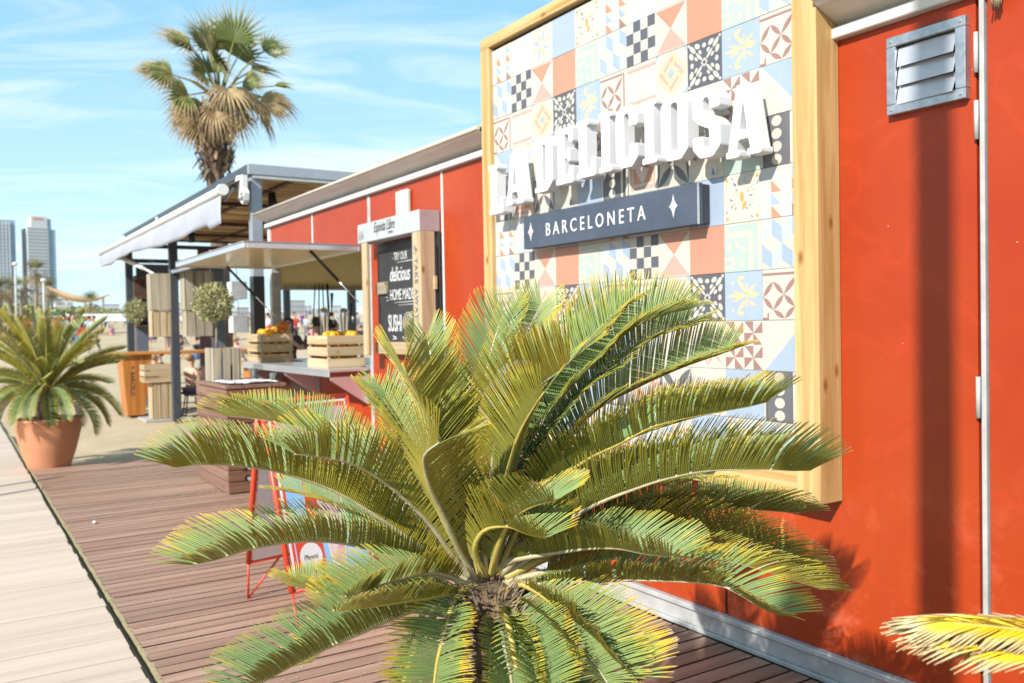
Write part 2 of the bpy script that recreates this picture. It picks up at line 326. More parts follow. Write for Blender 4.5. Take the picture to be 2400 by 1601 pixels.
# ---------------------------------------------------------------- ground: sand, decks
def hsh(x, y): return noise.noise(Vector((x, y, 0)))
sm_ = mat('beach_sand', (.60, .475, .31), .95, 0, .3, 1.2, .5, 25, col2=(.50, .385, .24))
g = G(); xs = [-3000, -2000, -1400, -900, -600, -400, -260, -180, -130, -100, -80, -60, -50, -42, -36, -30, -27, -24, -22, -20] + [-19 + .5*i for i in range(0, 19)] + [-9.5 + .14*i for i in range(0, 29)] + [-5.4, -5, 0, 5, 12, 40, 200]
ys = [-900, -400, -150, -70, -40, -25, -16, -11, -8, -6, -5, -4, -3.4, -3] + [-2.7 + .14*i for i in range(0, 30)] + [1.6 + .5*i for i in range(0, 10)] + [7, 9, 12, 16, 22, 30, 45, 70, 120, 250, 500, 1000]
def sand_z(x, y):
    d = max(0.0, -x - 15.0); z = -.045 + (min(d, 700) * .0185 if d < 700 else 12.95)
    if x < -5.9: z += .018*hsh(x*3, y*3) + .010*hsh(x*9, y*9)
    if -15 < x < -5.9 and y > -2.0: z += .012*hsh(x*1.1+5, y*1.1)
    if x < -16: z += .10*hsh(x*.2, y*.2)*min(1, (-x-16)/8)
    if x > -5.8 or y < -2.2: z = min(z, -.06) if x > -15 else z
    return z
vs = [(x, y, sand_z(x, y)) for x in xs for y in ys]; ny = len(ys)
fs = [(i*ny+j, (i+1)*ny+j, (i+1)*ny+j+1, i*ny+j+1) for i in range(len(xs)-1) for j in range(ny-1)]
g.add(vs, fs, 0, True); g.build('sand', sm_, kind='structure')

M['grit'] = mat('sandy_gap_edge', (.50, .42, .24), .95, 0, .4, 60)
deck = thing('brown_deck', None, None); deck['kind'] = 'structure'
def plank_mesh(wd, ln, th, mtl, name, seed):
    g = G(); rr = random.Random(seed); n = 10
    # a board whose edges wander a little and whose ends are not quite square
    prof = [(-wd/2, -th), (-wd/2, -.0012), (-wd/2+.003, 0), (wd/2-.003, 0), (wd/2, -.0012), (wd/2, -th)]
    vs = []; fs = []
    for i in range(n+1):
        y = -ln/2 + ln*i/n; dz = rr.uniform(-.0006, .0006); dx = rr.uniform(-.0007, .0007)
        for (x, z) in prof: vs.append((x+dx, y, z+dz))
    k = len(prof)
    for i in range(n):
        for j in range(k-1): fs.append((i*k+j, i*k+j+1, (i+1)*k+j+1, (i+1)*k+j))
    fs.append(tuple(range(k))); fs.append(tuple(n*k+j for j in range(k))[::-1])
    ms_ = [1 if (j % 5) in (0, 4) or (j % 5) in (1, 3) and th > 1 else 0 for j in range(n*5)] + [1, 1]
    g.add(vs, fs, ms_)
    me = g.mesh(name, [mtl, M['deck_side'] if mtl == M['deck'] else M['walk_side']]); bm = bmesh.new(); bm.from_mesh(me); bmesh.ops.recalc_face_normals(bm, faces=bm.faces); bm.to_mesh(me); bm.free(); return me
pm = [plank_mesh(.0838, 2.10, .028, M['deck'], 'plank', i) for i in range(4)]
i = 0; x = -5.72
while x < 4.7:
    link('plank', pm[i % 4], deck, loc=(x, -.985 + random.uniform(-.004, .004), random.uniform(-.0015, .0015)), rot=(0, random.uniform(-.004, .004), random.uniform(-.0006, .0006))); i += 1; x += .0955
g = G()
for y in (-1.95, -1.3, -.6, .02): g.box(-5.76, 4.75, y-.03, y+.03, -.058, -.030)
g.build('joist', M['dwood'], deck)
g = G(); g.box(-5.74, 4.74, -2.01, .07, -.0595, -.0585); g.build('gap_shade', M['black'], deck)  # added black sheet, stands in for shade in the plank gaps
walk = thing('boardwalk', None, None); walk['kind'] = 'structure'
pw = [plank_mesh(.136, 3.4, .028, M['walk'], 'plank', 20+i) for i in range(3)]
i = 0; x = -18.0
while x < 3.4:
    link('plank', pw[i % 3], walk, loc=(x, -2.085 - 1.7 + random.uniform(-.006, .006), .002 + random.uniform(-.001, .001)), rot=(0, random.uniform(-.003, .003), 0)); i += 1; x += .1395
g = G()
for y in (-2.14, -3.0, -4.2, -5.3): g.box(-18.1, 3.5, y-.035, y+.035, -.058, -.027)
g.build('joist', M['dwood'], walk)
# sand that has gathered along the edge of the brown deck, a ragged strip
g = G(); n = 420; rr = random.Random(3)
for k in range(n):
    x0 = -9.6 + 11.6*k/n; wd = .010 + .013*abs(hsh(k*.21, 3)) + rr.uniform(0, .006)
    g.box(x0, x0+11.6/n, -2.042-wd*.3, -2.035+wd*.35, -.04, -.004 + rr.uniform(-.003, .004)) if x0 < 1.9 else None
tag(g.build('sand_line', M['grit']), None, None, None, 'stuff')
# sand blown over the deck: thin patches of grains
g = G(); rr = random.Random(11)
for k in range(5200):
    q = rr.random()
    if q < .45: x = rr.gauss(-4.0, .7); y = rr.gauss(-1.1, .30)
    elif q < .7: x = rr.gauss(-1.5, 1.2); y = rr.gauss(-.95, .35)
    else: x = rr.uniform(-5.6, 3.0); y = rr.uniform(-2.0, -.1)
    if not (-5.7 < x < 3.4 and -2.02 < y < .0): continue
    s = rr.uniform(.002, .007); a = rr.uniform(0, 3)
    g.add([(x+s*math.cos(a+t), y+s*.7*math.sin(a+t), .0032) for t in (0, 1.57, 3.14, 4.71)] + [(x, y, .0045+s*.1)], [(0, 1, 4), (1, 2, 4), (2, 3, 4), (3, 0, 4)])
tag(g.build('blown_sand', sm_), None, None, None, 'stuff')
# a small white pebble on the deck
o = G().ball((0, 0, .012), .016, 0, 10, 6, (1.2, .9, .7)).build('pebble', M['white'], loc=(-2.62, -1.86, .0)); tag(o, 'small white scrap lying on the brown deck near its left edge', 'litter')

# ---------------------------------------------------------------- container kiosk
K = thing('container_kiosk', 'long orange-red container kiosk with raised cream hatch and white roof edge', 'kiosk')
WY = .10; XL = -4.62; XR = 7.55; YB = 2.54
def panel(x0, x1, z0, z1, name='wall_panel'):
    g = G(); g.box(x0+.002, x1-.002, WY, WY+.03, z0, z1, 0, .002); return g.build(name, M['red'], K)
seams = [XL+.07, -3.32, -2.045, -.83, .47, 1.69, 2.815]
for a, b in zip(seams[:-1], seams[1:]):
    if b <= -2.0:
        panel(a+.008, b-.008, 2.035, 2.437); panel(a+.008, b-.008, .118, 1.045)
    else: panel(a+.005, b-.005, .118, 2.437)
panel(2.842, 4.02, .118, 2.437, 'door_panel'); panel(4.04, 5.25, .118, 2.437, 'door_panel'); panel(5.26, 6.45, .118, 2.437); panel(6.46, XR-.05, .118, 2.437)
for x, wd, mm_ in ((-3.32, .022, 'white'), (-2.045, .05, 'rail'), (-.83, .022, 'white'), (.47, .012, 'black'), (1.69, .006, 'black')):
    g = G(); zt = 2.437
    if x == -3.32: g.box(x-wd/2, x+wd/2, WY-.006, WY+.012, 2.04, zt, 0, .002); g.build('cover_strip', M[mm_], K); g = G(); g.box(x-wd/2, x+wd/2, WY-.006, WY+.012, .12, 1.04, 0, .002)
    else: g.box(x-wd/2, x+wd/2, WY-(.006 if wd > .015 else -.004), WY+.025, .12, zt, 0, .002)
    g.build('cover_strip', M[mm_], K)
g = G(); g.box(2.8215, 2.8380, WY-.010, WY+.02, .1185, 2.436, 0, .004); g.build('door_seal', M['rail'], K)
for z0, z1 in ((2.19, 2.32), (1.975, 2.10), (1.07, 1.205), (.24, .375)):
    g = G(); g.tube([(2.814, WY-.010, z0), (2.814, WY-.010, z1)], .0075, 10); g.build('hinge', M['rail'], K)
# base rail: a channel with a lip
g = G(); g.poly([(0, 0)], 0, 0) if False else None
g.box(XL, XR, .075, .125, .0, .020, 0, .003); g.box(XL, XR, .088, .125, .0205, .092, 0, .002); g.box(XL, XR, .070, .125, .0925, .117, 0, .004)
g.build('base_rail', M['rail'], K)
# roof edge
g = G(); g.box(XL-.02, XR, .062, .13, 2.440, 2.482, 0, .004); g.build('roof_rail', M['white'], K)
FLASH = mat('grey_flashing_paint', (.86, .83, .78), .5, .0, .2, 4, stretch=(.6, 5, 5))
BEAD = mat('cream_painted_bead', (.70, .62, .50), .5, 0, .15)
for xa, xb in ((XL-.03, -.0915), (2.2915, XR)):            # the flashing stops at the tiled board
    g = G(); g.add([(xa, .125, 2.484), (xb, .125, 2.484), (xb, -.030, 2.545), (xa, -.030, 2.545), (xa, -.045, 2.560), (xb, -.045, 2.560), (xb, -.045, 2.585), (xa, -.045, 2.585)],
                  [(0, 1, 2, 3), (3, 2, 5, 4), (4, 5, 6, 7)])
    g.box(xa, xb, -.040, .13, 2.5775, 2.587, 0); g.build('roof_flashing', FLASH, K, fix=False)
    g = G(); g.tube([(xa, -.05, 2.572), (xb, -.05, 2.572)], .013, 10); g.build('gutter_bead', BEAD, K)
g = G(); g.box(XL, XR, .132, YB, 2.55, 2.60); g.build('roof', M['rail'], K)
# corner posts, ends and back
for x, y in ((XL, WY-.002), (XL, YB-.10)):
    g = G(); g.box(x, x+.068, y, y+.10, .118, 2.436, 0, .006); g.build('corner_post', M['rail'], K)
g = G(); g.box(XL-.0005, XL+.060, WY-.010, WY-.004, 2.20, 2.43); g.build('notice_plate', M['poster_white'], K)
g = G(); g.box(XL, XL+.03, .22, YB-.11, .12, 1.02); g.box(XL, XL+.03, .22, YB-.11, 1.86, 2.54); g.build('end_wall', M['red'], K)
g = G(); g.box(XL+.032, XL+.045, .20, YB-.11, 1.845, 2.34); g.build('end_header', M['cream'], K)
g = G(); g.box(XL+.01, XL+.10, .20, YB-.11, 1.80, 1.842, 0, .004); g.build('end_lintel', M['grey_x'], K)
g = G(); g.box(XL+.05, -2.0, YB-.03, YB, .12, 1.05); g.build('inner_back_wall', M['cream'], K); g = G(); g.box(XL+.05, -2.0, YB-.03, YB, 2.05, 2.54); g.build('inner_back_wall', M['cream'], K)  # gap between the pieces is an added, unseen opening that lets light in
g = G(); g.box(XL+.05, -2.0, .135, YB-.04, 2.34, 2.36); g.build('ceiling', M['cream'], K)
g = G(); g.box(XL+.05, -1.98, .135, .15, 2.035, 2.34); g.build('inner_header', M['cream'], K)
g = G(); g.box(-2.02, -1.99, .135, YB, .12, 2.34); g.build('partition', M['cream'], K)
g = G(); g.box(XL+.05, -2.0, .14, YB-.04, .10, .12); g.build('floor', M['galv'], K)
g = G(); g.box(-1.98, XR, YB-.03, YB, .12, 2.54); g.box(XR-.03, XR, .14, YB-.04, .12, 2.54); g.build('back_wall', M['red'], K)
# raised hatch: flat box with frame and cream underside
x0, x1 = -4.50, -2.19
g = G(); g.box(x0, x1, -.853, .085, 2.050, 2.062); g.build('hatch', mat('hatch_top', (.34, .31, .31), .5, .1, .2), K)
H = C.objects[-1] if False else [o for o in C.objects if o.name == 'hatch'][0]
for a in ((x0, x1, -.853, -.828), (x0, x1, .062, .087), (x0, x0+.025, -.826, .060), (x1-.025, x1, -.826, .060)):
    g = G(); g.box(a[0], a[1], a[2], a[3], 2.008, 2.0485, 0, .003); g.build('hatch_frame', M['alu'], H)
g = G(); g.box(x0+.027, x1-.027, -.826, .060, 2.022, 2.034); g.build('hatch_lining', M['cream'], H)
for a, b in (((-2.30, -.30, 2.012), (-2.235, .075, 1.60)), ((-4.30, -.42, 2.012), (-4.38, .075, 1.52))):
    a = Vector(a); b = Vector(b); c = a.lerp(b, .58)
    g = G(); g.tube([a, c], .013, 8); g.build('gas_strut', M['black'], K); g = G(); g.tube([c, b], .006, 8); g.build('strut_rod', M['chrome'], K)
# counter shelf on two brackets
g = G(); g.box(-4.46, -2.10, -.245, .155, 1.050, 1.069, 0, .003); g.box(-4.46, -2.10, -.243, -.233, 1.012, 1.0495, 0, .002); CT = g.build('counter', M['alu'], K)
for x in (-4.30, -3.22, -2.115):
    g = G(); g.add([(x-.012, -.225, 1.010), (x-.012, .094, 1.010), (x-.012, .094, .775), (x-.012, -.225, .985), (x+.012, -.225, 1.010), (x+.012, .094, 1.010), (x+.012, .094, .775), (x+.012, -.225, .985)],
                  [(0, 1, 2, 3), (7, 6, 5, 4), (0, 4, 5, 1), (1, 5, 6, 2), (2, 6, 7, 3), (3, 7, 4, 0)]); g.build('bracket', M['alu'], CT)
# inner worktop
g = G(); g.box(XL+.06, -2.03, .20, .95, 1.05, 1.08, 0, .003); g.box(XL+.10, -2.1, .25, .28, .12, 1.049); g.build('worktop', M['alu'], K)
# vent
g = G()
vx0, vx1, vz0, vz1 = 2.506, 2.790, 2.112, 2.382; fw = .035
Vt = thing('vent', None, None); Vt.parent = K
g.box(vx0, vx1, WY-.030, WY, vz0, vz0+fw, 0, .002); g.box(vx0, vx1, WY-.030, WY, vz1-fw, vz1, 0, .002)
g.box(vx0, vx0+fw, WY-.0302, WY, vz0+fw+.0005, vz1-fw-.0005, 0, .002); g.box(vx1-fw, vx1, WY-.0302, WY, vz0+fw+.0005, vz1-fw-.0005, 0, .002)
for x in (vx0+.017, vx1-.017):
    for z in (vz0+.017, vz1-.017): g.tube([(x, WY-.034, z), (x, WY-.029, z)], .0045, 6)
g.build('vent_frame', M['galv'], Vt)
g = G(); g.box(vx0+fw-.002, vx1-fw+.002, WY-.004, WY-.001, vz0+fw-.002, vz1-fw+.002); g.build('vent_back', M['black'], Vt)
hz = (vz1-vz0-2*fw)/3
for i in range(3):
    zt = vz1-fw-.006-hz*i*.98; g = G(); a = .030 if i < 2 else .036
    vs = [(vx0+fw+.003, WY-.012, zt), (vx1-fw-.003, WY-.010, zt), (vx1-fw-.003, WY-a-.006, zt-hz*1.04), (vx0+fw+.003, WY-a+.004, zt-hz*1.02)]
    g.add(vs + [(p[0], p[1]+.0015, p[2]) for p in vs], [(0, 1, 2, 3), (7, 6, 5, 4), (0, 3, 7, 4), (1, 5, 6, 2), (3, 2, 6, 7), (0, 4, 5, 1)]); g.build('louvre', mat('louvre_aluminium', (.66, .68, .74), .42, .35, .1), Vt)
# white wall lamp above the menu board
g = G(); g.box(-1.475, -1.29, .055, .099, 2.185, 2.385, 0, .012); o = g.build('wall_lamp', M['white'], K)
g = G(); g.box(-1.452, -1.33, .050, .0545, 2.19, 2.355, 0, .001); g.build('lamp_glass', mat('ribbed_lamp_glass', (.70, .66, .55), .3, 0, .1, 30), o)
# rope hanging on a red hook beside the door
o = thing('rope_handle', 'short frayed rope end with red and white tape hanging beside the door hinge', 'rope')
g = G(); g.tube([(2.895, .070, 2.425), (2.893, .066, 2.405)], .0165, 10, 0)
g.build('red_tape', M['redpaint'], o)
g = G(); g.tube([(2.895, .07, 2.60), (2.895, .072, 2.46), (2.8953, .0705, 2.426)], .013, 10); g.build('white_tape', M['white'], o)
g = G(); rr = random.Random(5)
for k in range(26): a = rr.uniform(0, 6.28); r_ = rr.uniform(.002, .014); g.tube([(2.893+r_*math.cos(a), .066+r_*math.sin(a), 2.405), (2.891+1.25*r_*math.cos(a), .064+1.25*r_*math.sin(a), 2.378-rr.uniform(0, .012))], .0018, 4)
g.build('frayed_end', mat('rope_fibre', (.42, .33, .20), .9, 0, .5, 90), o)

# ---------------------------------------------------------------- tiled sign board
Bd = thing('tiled_board', 'tall pine-framed board of patchwork patterned tiles fixed on the red kiosk wall', 'sign board')
def fr(x0, x1, z0, z1, m, y0=-.030): g = G(); g.box(x0, x1, y0, .0985, z0, z1, 0, .003); g.build('frame_board', M[m], Bd)
fr(-.090, .0015, .713, 3.02, 'pine_z'); fr(2.180, 2.290, .713, 3.10, 'pine_z', -.032); fr(-.090, 2.1795, 3.0205, 3.085, 'pine_x', -.028); fr(.002, 2.1795, .7135, .822, 'pine_x', -.029)
g = G(); g.box(.0, 2.18, .0125, .05, .82, 3.02); g.build('backing', M['black'], Bd)
P = dict(cream=(.635, .60, .525), blue=(.38, .47, .60), pale=(.54, .60, .68), dblue=(.13, .20, .42), terra=(.62, .29, .19), pink=(.62, .39, .33), dark=(.12, .12, .145), brown=(.36, .21, .18),
         green=(.47, .58, .53), yellow=(.70, .55, .34), grey=(.155, .155, .17), orange=(.74, .38, .12), lgreen=(.54, .62, .58), grout=(.42, .27, .2))
PK = list(P); PI = {k: i for i, k in enumerate(PK)}
TM = [mat('tile_'+k, v, .38, 0, .10, 9, .0, rnd=.035, stretch=(1, 1, 1)) for k, v in P.items()]
def ell(cx_, cz_, a, b, ang=0, n=14):
    ca, sa = math.cos(ang), math.sin(ang)
    return [(cx_ + a*math.cos(t)*ca - b*math.sin(t)*sa, cz_ + a*math.cos(t)*sa + b*math.sin(t)*ca) for t in [2*math.pi*k/n for k in range(n)]]
def leaf(x0, z0, x1, z1, wd, n=6):
    dx, dz = x1-x0, z1-z0; L = math.hypot(dx, dz); nx, nz_ = -dz/L, dx/L; pts = []
    for k in range(n+1): t = k/n; s = math.sin(math.pi*t)*wd; pts.append((x0+dx*t+nx*s, z0+dz*t+nz_*s))
    for k in range(n-1, 0, -1): t = k/n; s = -math.sin(math.pi*t)*wd; pts.append((x0+dx*t+nx*s, z0+dz*t+nz_*s))
    return pts
def rect(a, b, c, d): return [(a, c), (b, c), (b, d), (a, d)]
def ring(x0, x1, z0, z1, w_): return [rect(x0, x1, z0, z0+w_), rect(x0, x1, z1-w_, z1), rect(x0, x0+w_, z0+w_, z1-w_), rect(x1-w_, x1, z0+w_, z1-w_)]
PAT = {}
def pat(name, base, shapes): PAT[name] = (base, shapes)
sh = []
for i in range(4):
    for j in range(4):
        if (i+j) % 2 == 0: sh.append(('dark', 1, rect(i/4, (i+1)/4, j/4, (j+1)/4)))
pat('checker', 'cream', sh)
pat('hourglass', 'cream', [('terra', 1, [(.03, .97), (.97, .97), (.5, .5)]), ('pink', 1, [(.03, .03), (.5, .5), (.97, .03)])])
pat('red', 'terra', [('orange', 1, ell(.4, .3, .3, .2, .4)), ] if False else [])
sh = [('green', 1, r_) for r_ in ring(.06, .94, .06, .94, .13)] + [('green', 1, rect(.30, .70, .22, .66))] + [('cream', 2, ell(x, z, .07, .07, n=10)) for x, z in ((.38, .58), (.58, .55), (.62, .38), (.42, .36))] + [('lgreen', 2, rect(.10, .26, .06, .30))]
pat('green', 'cream', [('green', 1, rect(.1, .9, .84, .96)), ('green', 1, rect(.78, .90, .02, .84)), ('green', 1, rect(.0, .66, .0, .70))] + [('cream', 2, ell(x, z, .075, .075, n=10)) for x, z in ((.16, .52), (.36, .56), (.52, .44), (.50, .16))] + [('cream', 2, rect(.0, .30, .06, .14)), ('cream', 2, rect(.22, .30, .14, .32)), ('cream', 2, rect(.0, .22, .24, .32))])
sh = []
for i in range(2):
    for j in range(2):
        ox, oz = i*.5, j*.5
        sh += [('blue', 1, [(ox, oz+.06), (ox+.22, oz+.22), (ox+.22, oz+.46), (ox, oz+.30)]), ('pale', 1, [(ox+.26, oz+.20), (ox+.5, oz+.04), (ox+.5, oz+.28), (ox+.26, oz+.46)])]
sh = []
for (ox, oz) in ((0, 0), (.5, 0), (.25, .5), (-.25, .5), (.75, .5)):     # tumbling blocks in three tones
    def cl_(q): return [(min(1, max(0, ox+x)), min(1, max(0, oz+z))) for x, z in q]
    sh += [('blue', 1, cl_([(0, .17), (.25, 0), (.25, .33), (0, .5)])), ('pale', 1, cl_([(.25, 0), (.5, .17), (.5, .5), (.25, .33)]))]
pat('cube', 'cream', sh)
sh = [('brown', 1, rect(0, .84, .88, .93)), ('brown', 1, rect(.86, .91, 0, .93))]
for (a, b, c, d) in ((.04, .10, .40, .46), (.04, .78, .40, .46), (.40, .46, .76, .10), (.40, .46, .76, .80), (.04, .46, .04, .12)): pass
for (x0_, z0_, x1_, z1_) in ((.04, .44, .38, .78), (.40, .42, .76, .78), (.04, .42, .38, .10), (.42, .40, .74, .08), (.02, .76, .04, .44), (.40, .80, .74, .80)): pass
petal = [leaf(.06, .46, .40, .80, .075), leaf(.42, .44, .42+.34, .80, .075), leaf(.40, .42, .08, .08, .075), leaf(.44, .42, .78, .08, .075), leaf(.06, .44, .06+.02, .10, .06), leaf(.42, .82, .78, .82, .05)]
pat('petals', 'cream', sh + [('brown', 1, leaf(*q, .052)) for q in ((.53, .50, .84, .85), (.53, .50, .27, .76), (.27, .76, .02, .46), (.02, .46, .27, .20), (.27, .20, .53, .50), (.53, .50, .79, .26), (.79, .26, .55, .03), (.55, .03, .27, .20))] + [('brown', 1, rect(0, .12, .0, .05)), ('brown', 1, rect(.12, .16, .0, .14))])
pat('greypetals', 'cream', [('grey', 1, leaf(*q, .095)) for q in ((.02, .02, .5, .5), (.5, .5, .98, .98), (.02, .98, .5, .5), (.5, .5, .98, .02))] + [('grey', 1, leaf(*q, .06)) for q in ((.02, .04, .02+.001, .96), (.98, .04, .98, .96))])
pat('lines', 'cream', [('pink', 1, rect(0, 1, .84, .92)), ('pink', 1, rect(0, 1, .08, .16))])
def rot4(pts, k):
    for _ in range(k): pts = [(1-z, x) for x, z in pts]
    return pts
sh = [('blue', 1, [(.5, .36), (.64, .5), (.5, .64), (.36, .5)])]
for k in range(4):
    sh += [('yellow', 1, rot4([(.10, .52), (.52, .94), (.47, .99), (.04, .58)], k)), ('pink', 1, rot4([(.20, .46), (.58, .84), (.52, .90), (.14, .52)], k)) , ('yellow', 2, rot4([(.30, .42), (.68, .80), (.63, .85), (.25, .47)], k))]
pat('lattice', 'cream', sh + [('blue', 1, rot4([(0, 0), (.12, 0), (0, .12)], k)) for k in range(4)])
sh = [('cream', 1, ell(.5, .5, .10, .10, n=4)), ('dark', 2, ell(.5, .5, .055, .055, n=4))]
for k in range(4):
    a = k*math.pi/2
    sh += [('cream', 1, rot4(ell(.16, .16, .115, .05, math.pi/4), k)), ('cream', 1, rot4(ell(.30, .12, .085, .055, .5), k)), ('cream', 1, rot4(ell(.12, .30, .085, .055, 1.1), k)),
           ('cream', 1, rot4(leaf(.24, .24, .46, .46, .035), k)), ('cream', 1, rot4(ell(.5, .14, .06, .05), k)), ('cream', 1, rot4(ell(.38, .26, .06, .035, .8), k)), ('cream', 1, rot4(ell(.62, .26, .06, .035, -.8), k)), ('cream', 1, rot4(ell(.05, .05, .035, .035, 0, 8), k))]
pat('ornate', 'dark', sh)
sh = [('yellow', 1, leaf(.06, .50, .66, .52, .055)), ('yellow', 1, leaf(.92, .52, .58, .54, .075)), ('yellow', 1, leaf(.60, .56, .34, .86, .05)), ('yellow', 1, leaf(.34, .86, .54, .88, .05)), ('yellow', 1, leaf(.60, .44, .34, .16, .05)), ('yellow', 1, leaf(.34, .16, .54, .14, .05)),
      ('yellow', 1, leaf(.62, .58, .86, .74, .035)), ('yellow', 1, leaf(.62, .42, .86, .28, .035)), ('yellow', 1, rect(.58, .62, .28, .76)), ('yellow', 1, leaf(.18, .62, .50, .56, .02)), ('yellow', 1, leaf(.18, .38, .50, .46, .02)), ('yellow', 1, ell(.22, .78, .035, .035, 0, 6)), ('yellow', 1, ell(.22, .22, .035, .035, 0, 6))]
pat('fleur', 'blue', sh)
pat('halfblue', 'cream', [('blue', 1, [(.04, 1), (1, 0.02), (1, 1)])])
pat('halfblue2', 'cream', [('blue', 1, [(0.04, 0), (1, 0), (1, .94)])])
pat('swirl', 'cream', [('blue', 1, [(.0, .0), (.26, .0), (.22, .20), (.06, .28), (0, .28)]), ('yellow', 1, ell(.18, .52, .11, .08, .6)), ('pink', 1, leaf(.40, .98, .60, .30, .03)), ('blue', 1, leaf(.98, .88, .58, .10, .10)), ('cream', 2, leaf(.94, .74, .64, .20, .05)), ('yellow', 1, leaf(.70, .96, .98, .92, .05))])
sh = []
for k in range(4):
    sh += [('pink', 1, rot4(leaf(.08, .08, .44, .44, .03), k)), ('pink', 1, rot4(leaf(.5, .06, .62, .30, .03), k)), ('pink', 1, rot4(leaf(.5, .06, .38, .30, .03), k)), ('pink', 1, rot4(ell(.2, .42, .05, .03, .5, 8), k)), ('blue', 1, rot4(ell(.08, .5, .03, .03, 0, 6), k))]
pat('lace', 'cream', sh)
sh = []
for (ox, oz) in ((0, .5), (.5, .5), (0, 0), (.5, 0)):
    for k in range(4):
        t = [(.25, .25), (.25+.24*math.cos(k*math.pi/2+.0), .25+.24*math.sin(k*math.pi/2)), (.25+.33*math.cos(k*math.pi/2+.78), .25+.33*math.sin(k*math.pi/2+.78))]
        sh.append(('brown', 1, [(ox+min(.49, max(.005, x)), oz+min(.49, max(.005, z))) for x, z in t]))
pat('pinwheel', 'cream', sh)
pat('dots', 'dark', [('cream', 1, rect(.0, .05, 0, 1)), ('cream', 1, rect(.72, .80, 0, 1)), ('cream', 1, rect(.90, .98, 0, 1)), ('grey', 1, rect(.10, .70, 0, 1))] + [('cream', 2, ell(.40, .125+.25*k, .125, .105, 0, 16)) for k in range(4)])
pat('diamond', 'cream', [('pink', 1, rect(.08, .92, .08, .92)), ('cream', 2, rect(.14, .86, .16, .86)), ('terra', 3, rect(.18, .82, .22, .86)), ('cream', 4, [(.5, .20), (.74, .54), (.5, .88), (.26, .54)])])
rr = random.Random(8); sh = []
for k in range(16):
    a = rr.uniform(0, 6.28); d = rr.uniform(.12, .34); x, z = .5+d*math.cos(a), .5+d*math.sin(a); b = a+rr.uniform(-.6, .6); L = rr.uniform(.06, .13)
    sh.append(('dblue' if k % 3 else 'blue', 1, leaf(x, z, min(.97, max(.03, x+L*math.cos(b))), min(.97, max(.03, z+L*math.sin(b))), .016)))
sh += [('orange', 2, ell(.50, .52, .055, .11, .1, 10)), ('orange', 2, ell(.56, .34, .05, .09, -.5, 10)), ('yellow', 2, ell(.34, .62, .05, .04, 0, 8)), ('yellow', 2, ell(.66, .66, .05, .04, 0, 8)), ('yellow', 2, ell(.3, .38, .04, .035, 0, 8))]
for k in range(4): sh += [('orange', 1, rot4(ell(.10, .10, .05, .035, .7, 8), k)), ('yellow', 1, rot4(ell(.19, .06, .035, .03, 0, 7), k)), ('dblue', 1, rot4(leaf(.06, .2, .12, .28, .013), k)), ('blue', 1, rot4(leaf(.24, .1, .32, .06, .013), k))]
pat('flowers', 'cream', sh)
pat('corner', 'cream', [('dblue', 1, leaf(.74, .04, .70, .24, .03)), ('blue', 1, leaf(.80, .02, .86, .26, .03)), ('orange', 1, leaf(.84, .04, .95, .20, .02)), ('dblue', 1, leaf(.64, .1, .78, .12, .02)), ('yellow', 1, ell(.14, .08, .06, .04, 0, 8)), ('blue', 1, leaf(.04, .10, .08, .22, .02))])
rr = random.Random(4); sh = []; cyc = ['pale', 'pale', 'blue', 'lgreen', 'pale', 'terra', 'lgreen', 'pale', 'blue', 'pale', 'pale', 'terra', 'pale', 'lgreen', 'pale', 'brown']
for i in range(4):
    for j in range(4):
        x, z = i/4, j/4; sh.append((cyc[(i*5+j*3) % 16], 1, [(x, z+.25), (x+.25, z), (x, z)])); sh.append((('cream', 'cream', 'lgreen', 'cream')[(i+2*j) % 4], 1, [(x+.25, z), (x+.25, z+.25), (x, z+.25)]))
pat('triangles', 'cream', sh)
pat('meander', 'pale', [('cream', 1, r_) for r_ in (rect(0, .10, 0, 1), rect(.16, .24, 0, 1), rect(.84, .90, 0, 1), rect(.32, .80, .10, .18), rect(.72, .80, .18, .92), rect(.32, .72, .84, .92), rect(.32, .40, .34, .84), rect(.40, .60, .34, .42), rect(.52, .60, .42, .70))])
sh = []
for k in range(8):
    a = k*math.pi/4+.39; sh.append((('yellow', 'blue')[k % 2], 1, leaf(.5+.05*math.cos(a), .5+.05*math.sin(a), .5+.40*math.cos(a), .5+.40*math.sin(a), .055, 3)))
pat('star', 'cream', sh)
pat('plain', 'blue', [('pale', 1, rect(.02, .3, .02, .3))] if False else [])
pat('sage', 'green', []); pat('plainc', 'cream', [('yellow', 1, ell(.12, .12, .05, .03, .3, 8)), ('pink', 1, leaf(.2, .06, .4, .12, .015))])
TILE = {}
def tile_mesh(name):
    base, shapes = PAT[name]; g = G(); s = .1988; c = .0012
    g.box(0, s, 0, .0122, 0, s, PI[base], c)
    for colr, lay, pts in shapes:
        pts = [(min(.997, max(.003, x)), min(.997, max(.003, z))) for x, z in pts]
        ar = sum(pts[i][0]*pts[(i+1) % len(pts)][1]-pts[(i+1) % len(pts)][0]*pts[i][1] for i in range(len(pts)))
        if abs(ar) < 1e-5: continue
        if ar < 0: pts = pts[::-1]
        g.add([(x*s, -.00035*lay - .00002*(len(g.v) % 7), z*s) for x, z in pts], [tuple(range(len(pts)))], PI[colr])
    return g.mesh('tile', TM)
L0 = ['triangles', 'meander', 'star', 'plain', 'flowers']; L1 = ['cube', 'checker', 'hourglass', 'red', 'green']; L2 = ['petals', 'lines', 'lattice', 'ornate', 'fleur']; L3 = ['halfblue', 'swirl', 'plainc', 'lace', 'pinwheel']
L4 = ['dots', 'diamond', 'greypetals', 'corner', 'plain']; rows = [L0, L1, L2, L3, L4, L0, L1, L2, L3, L4, L0]
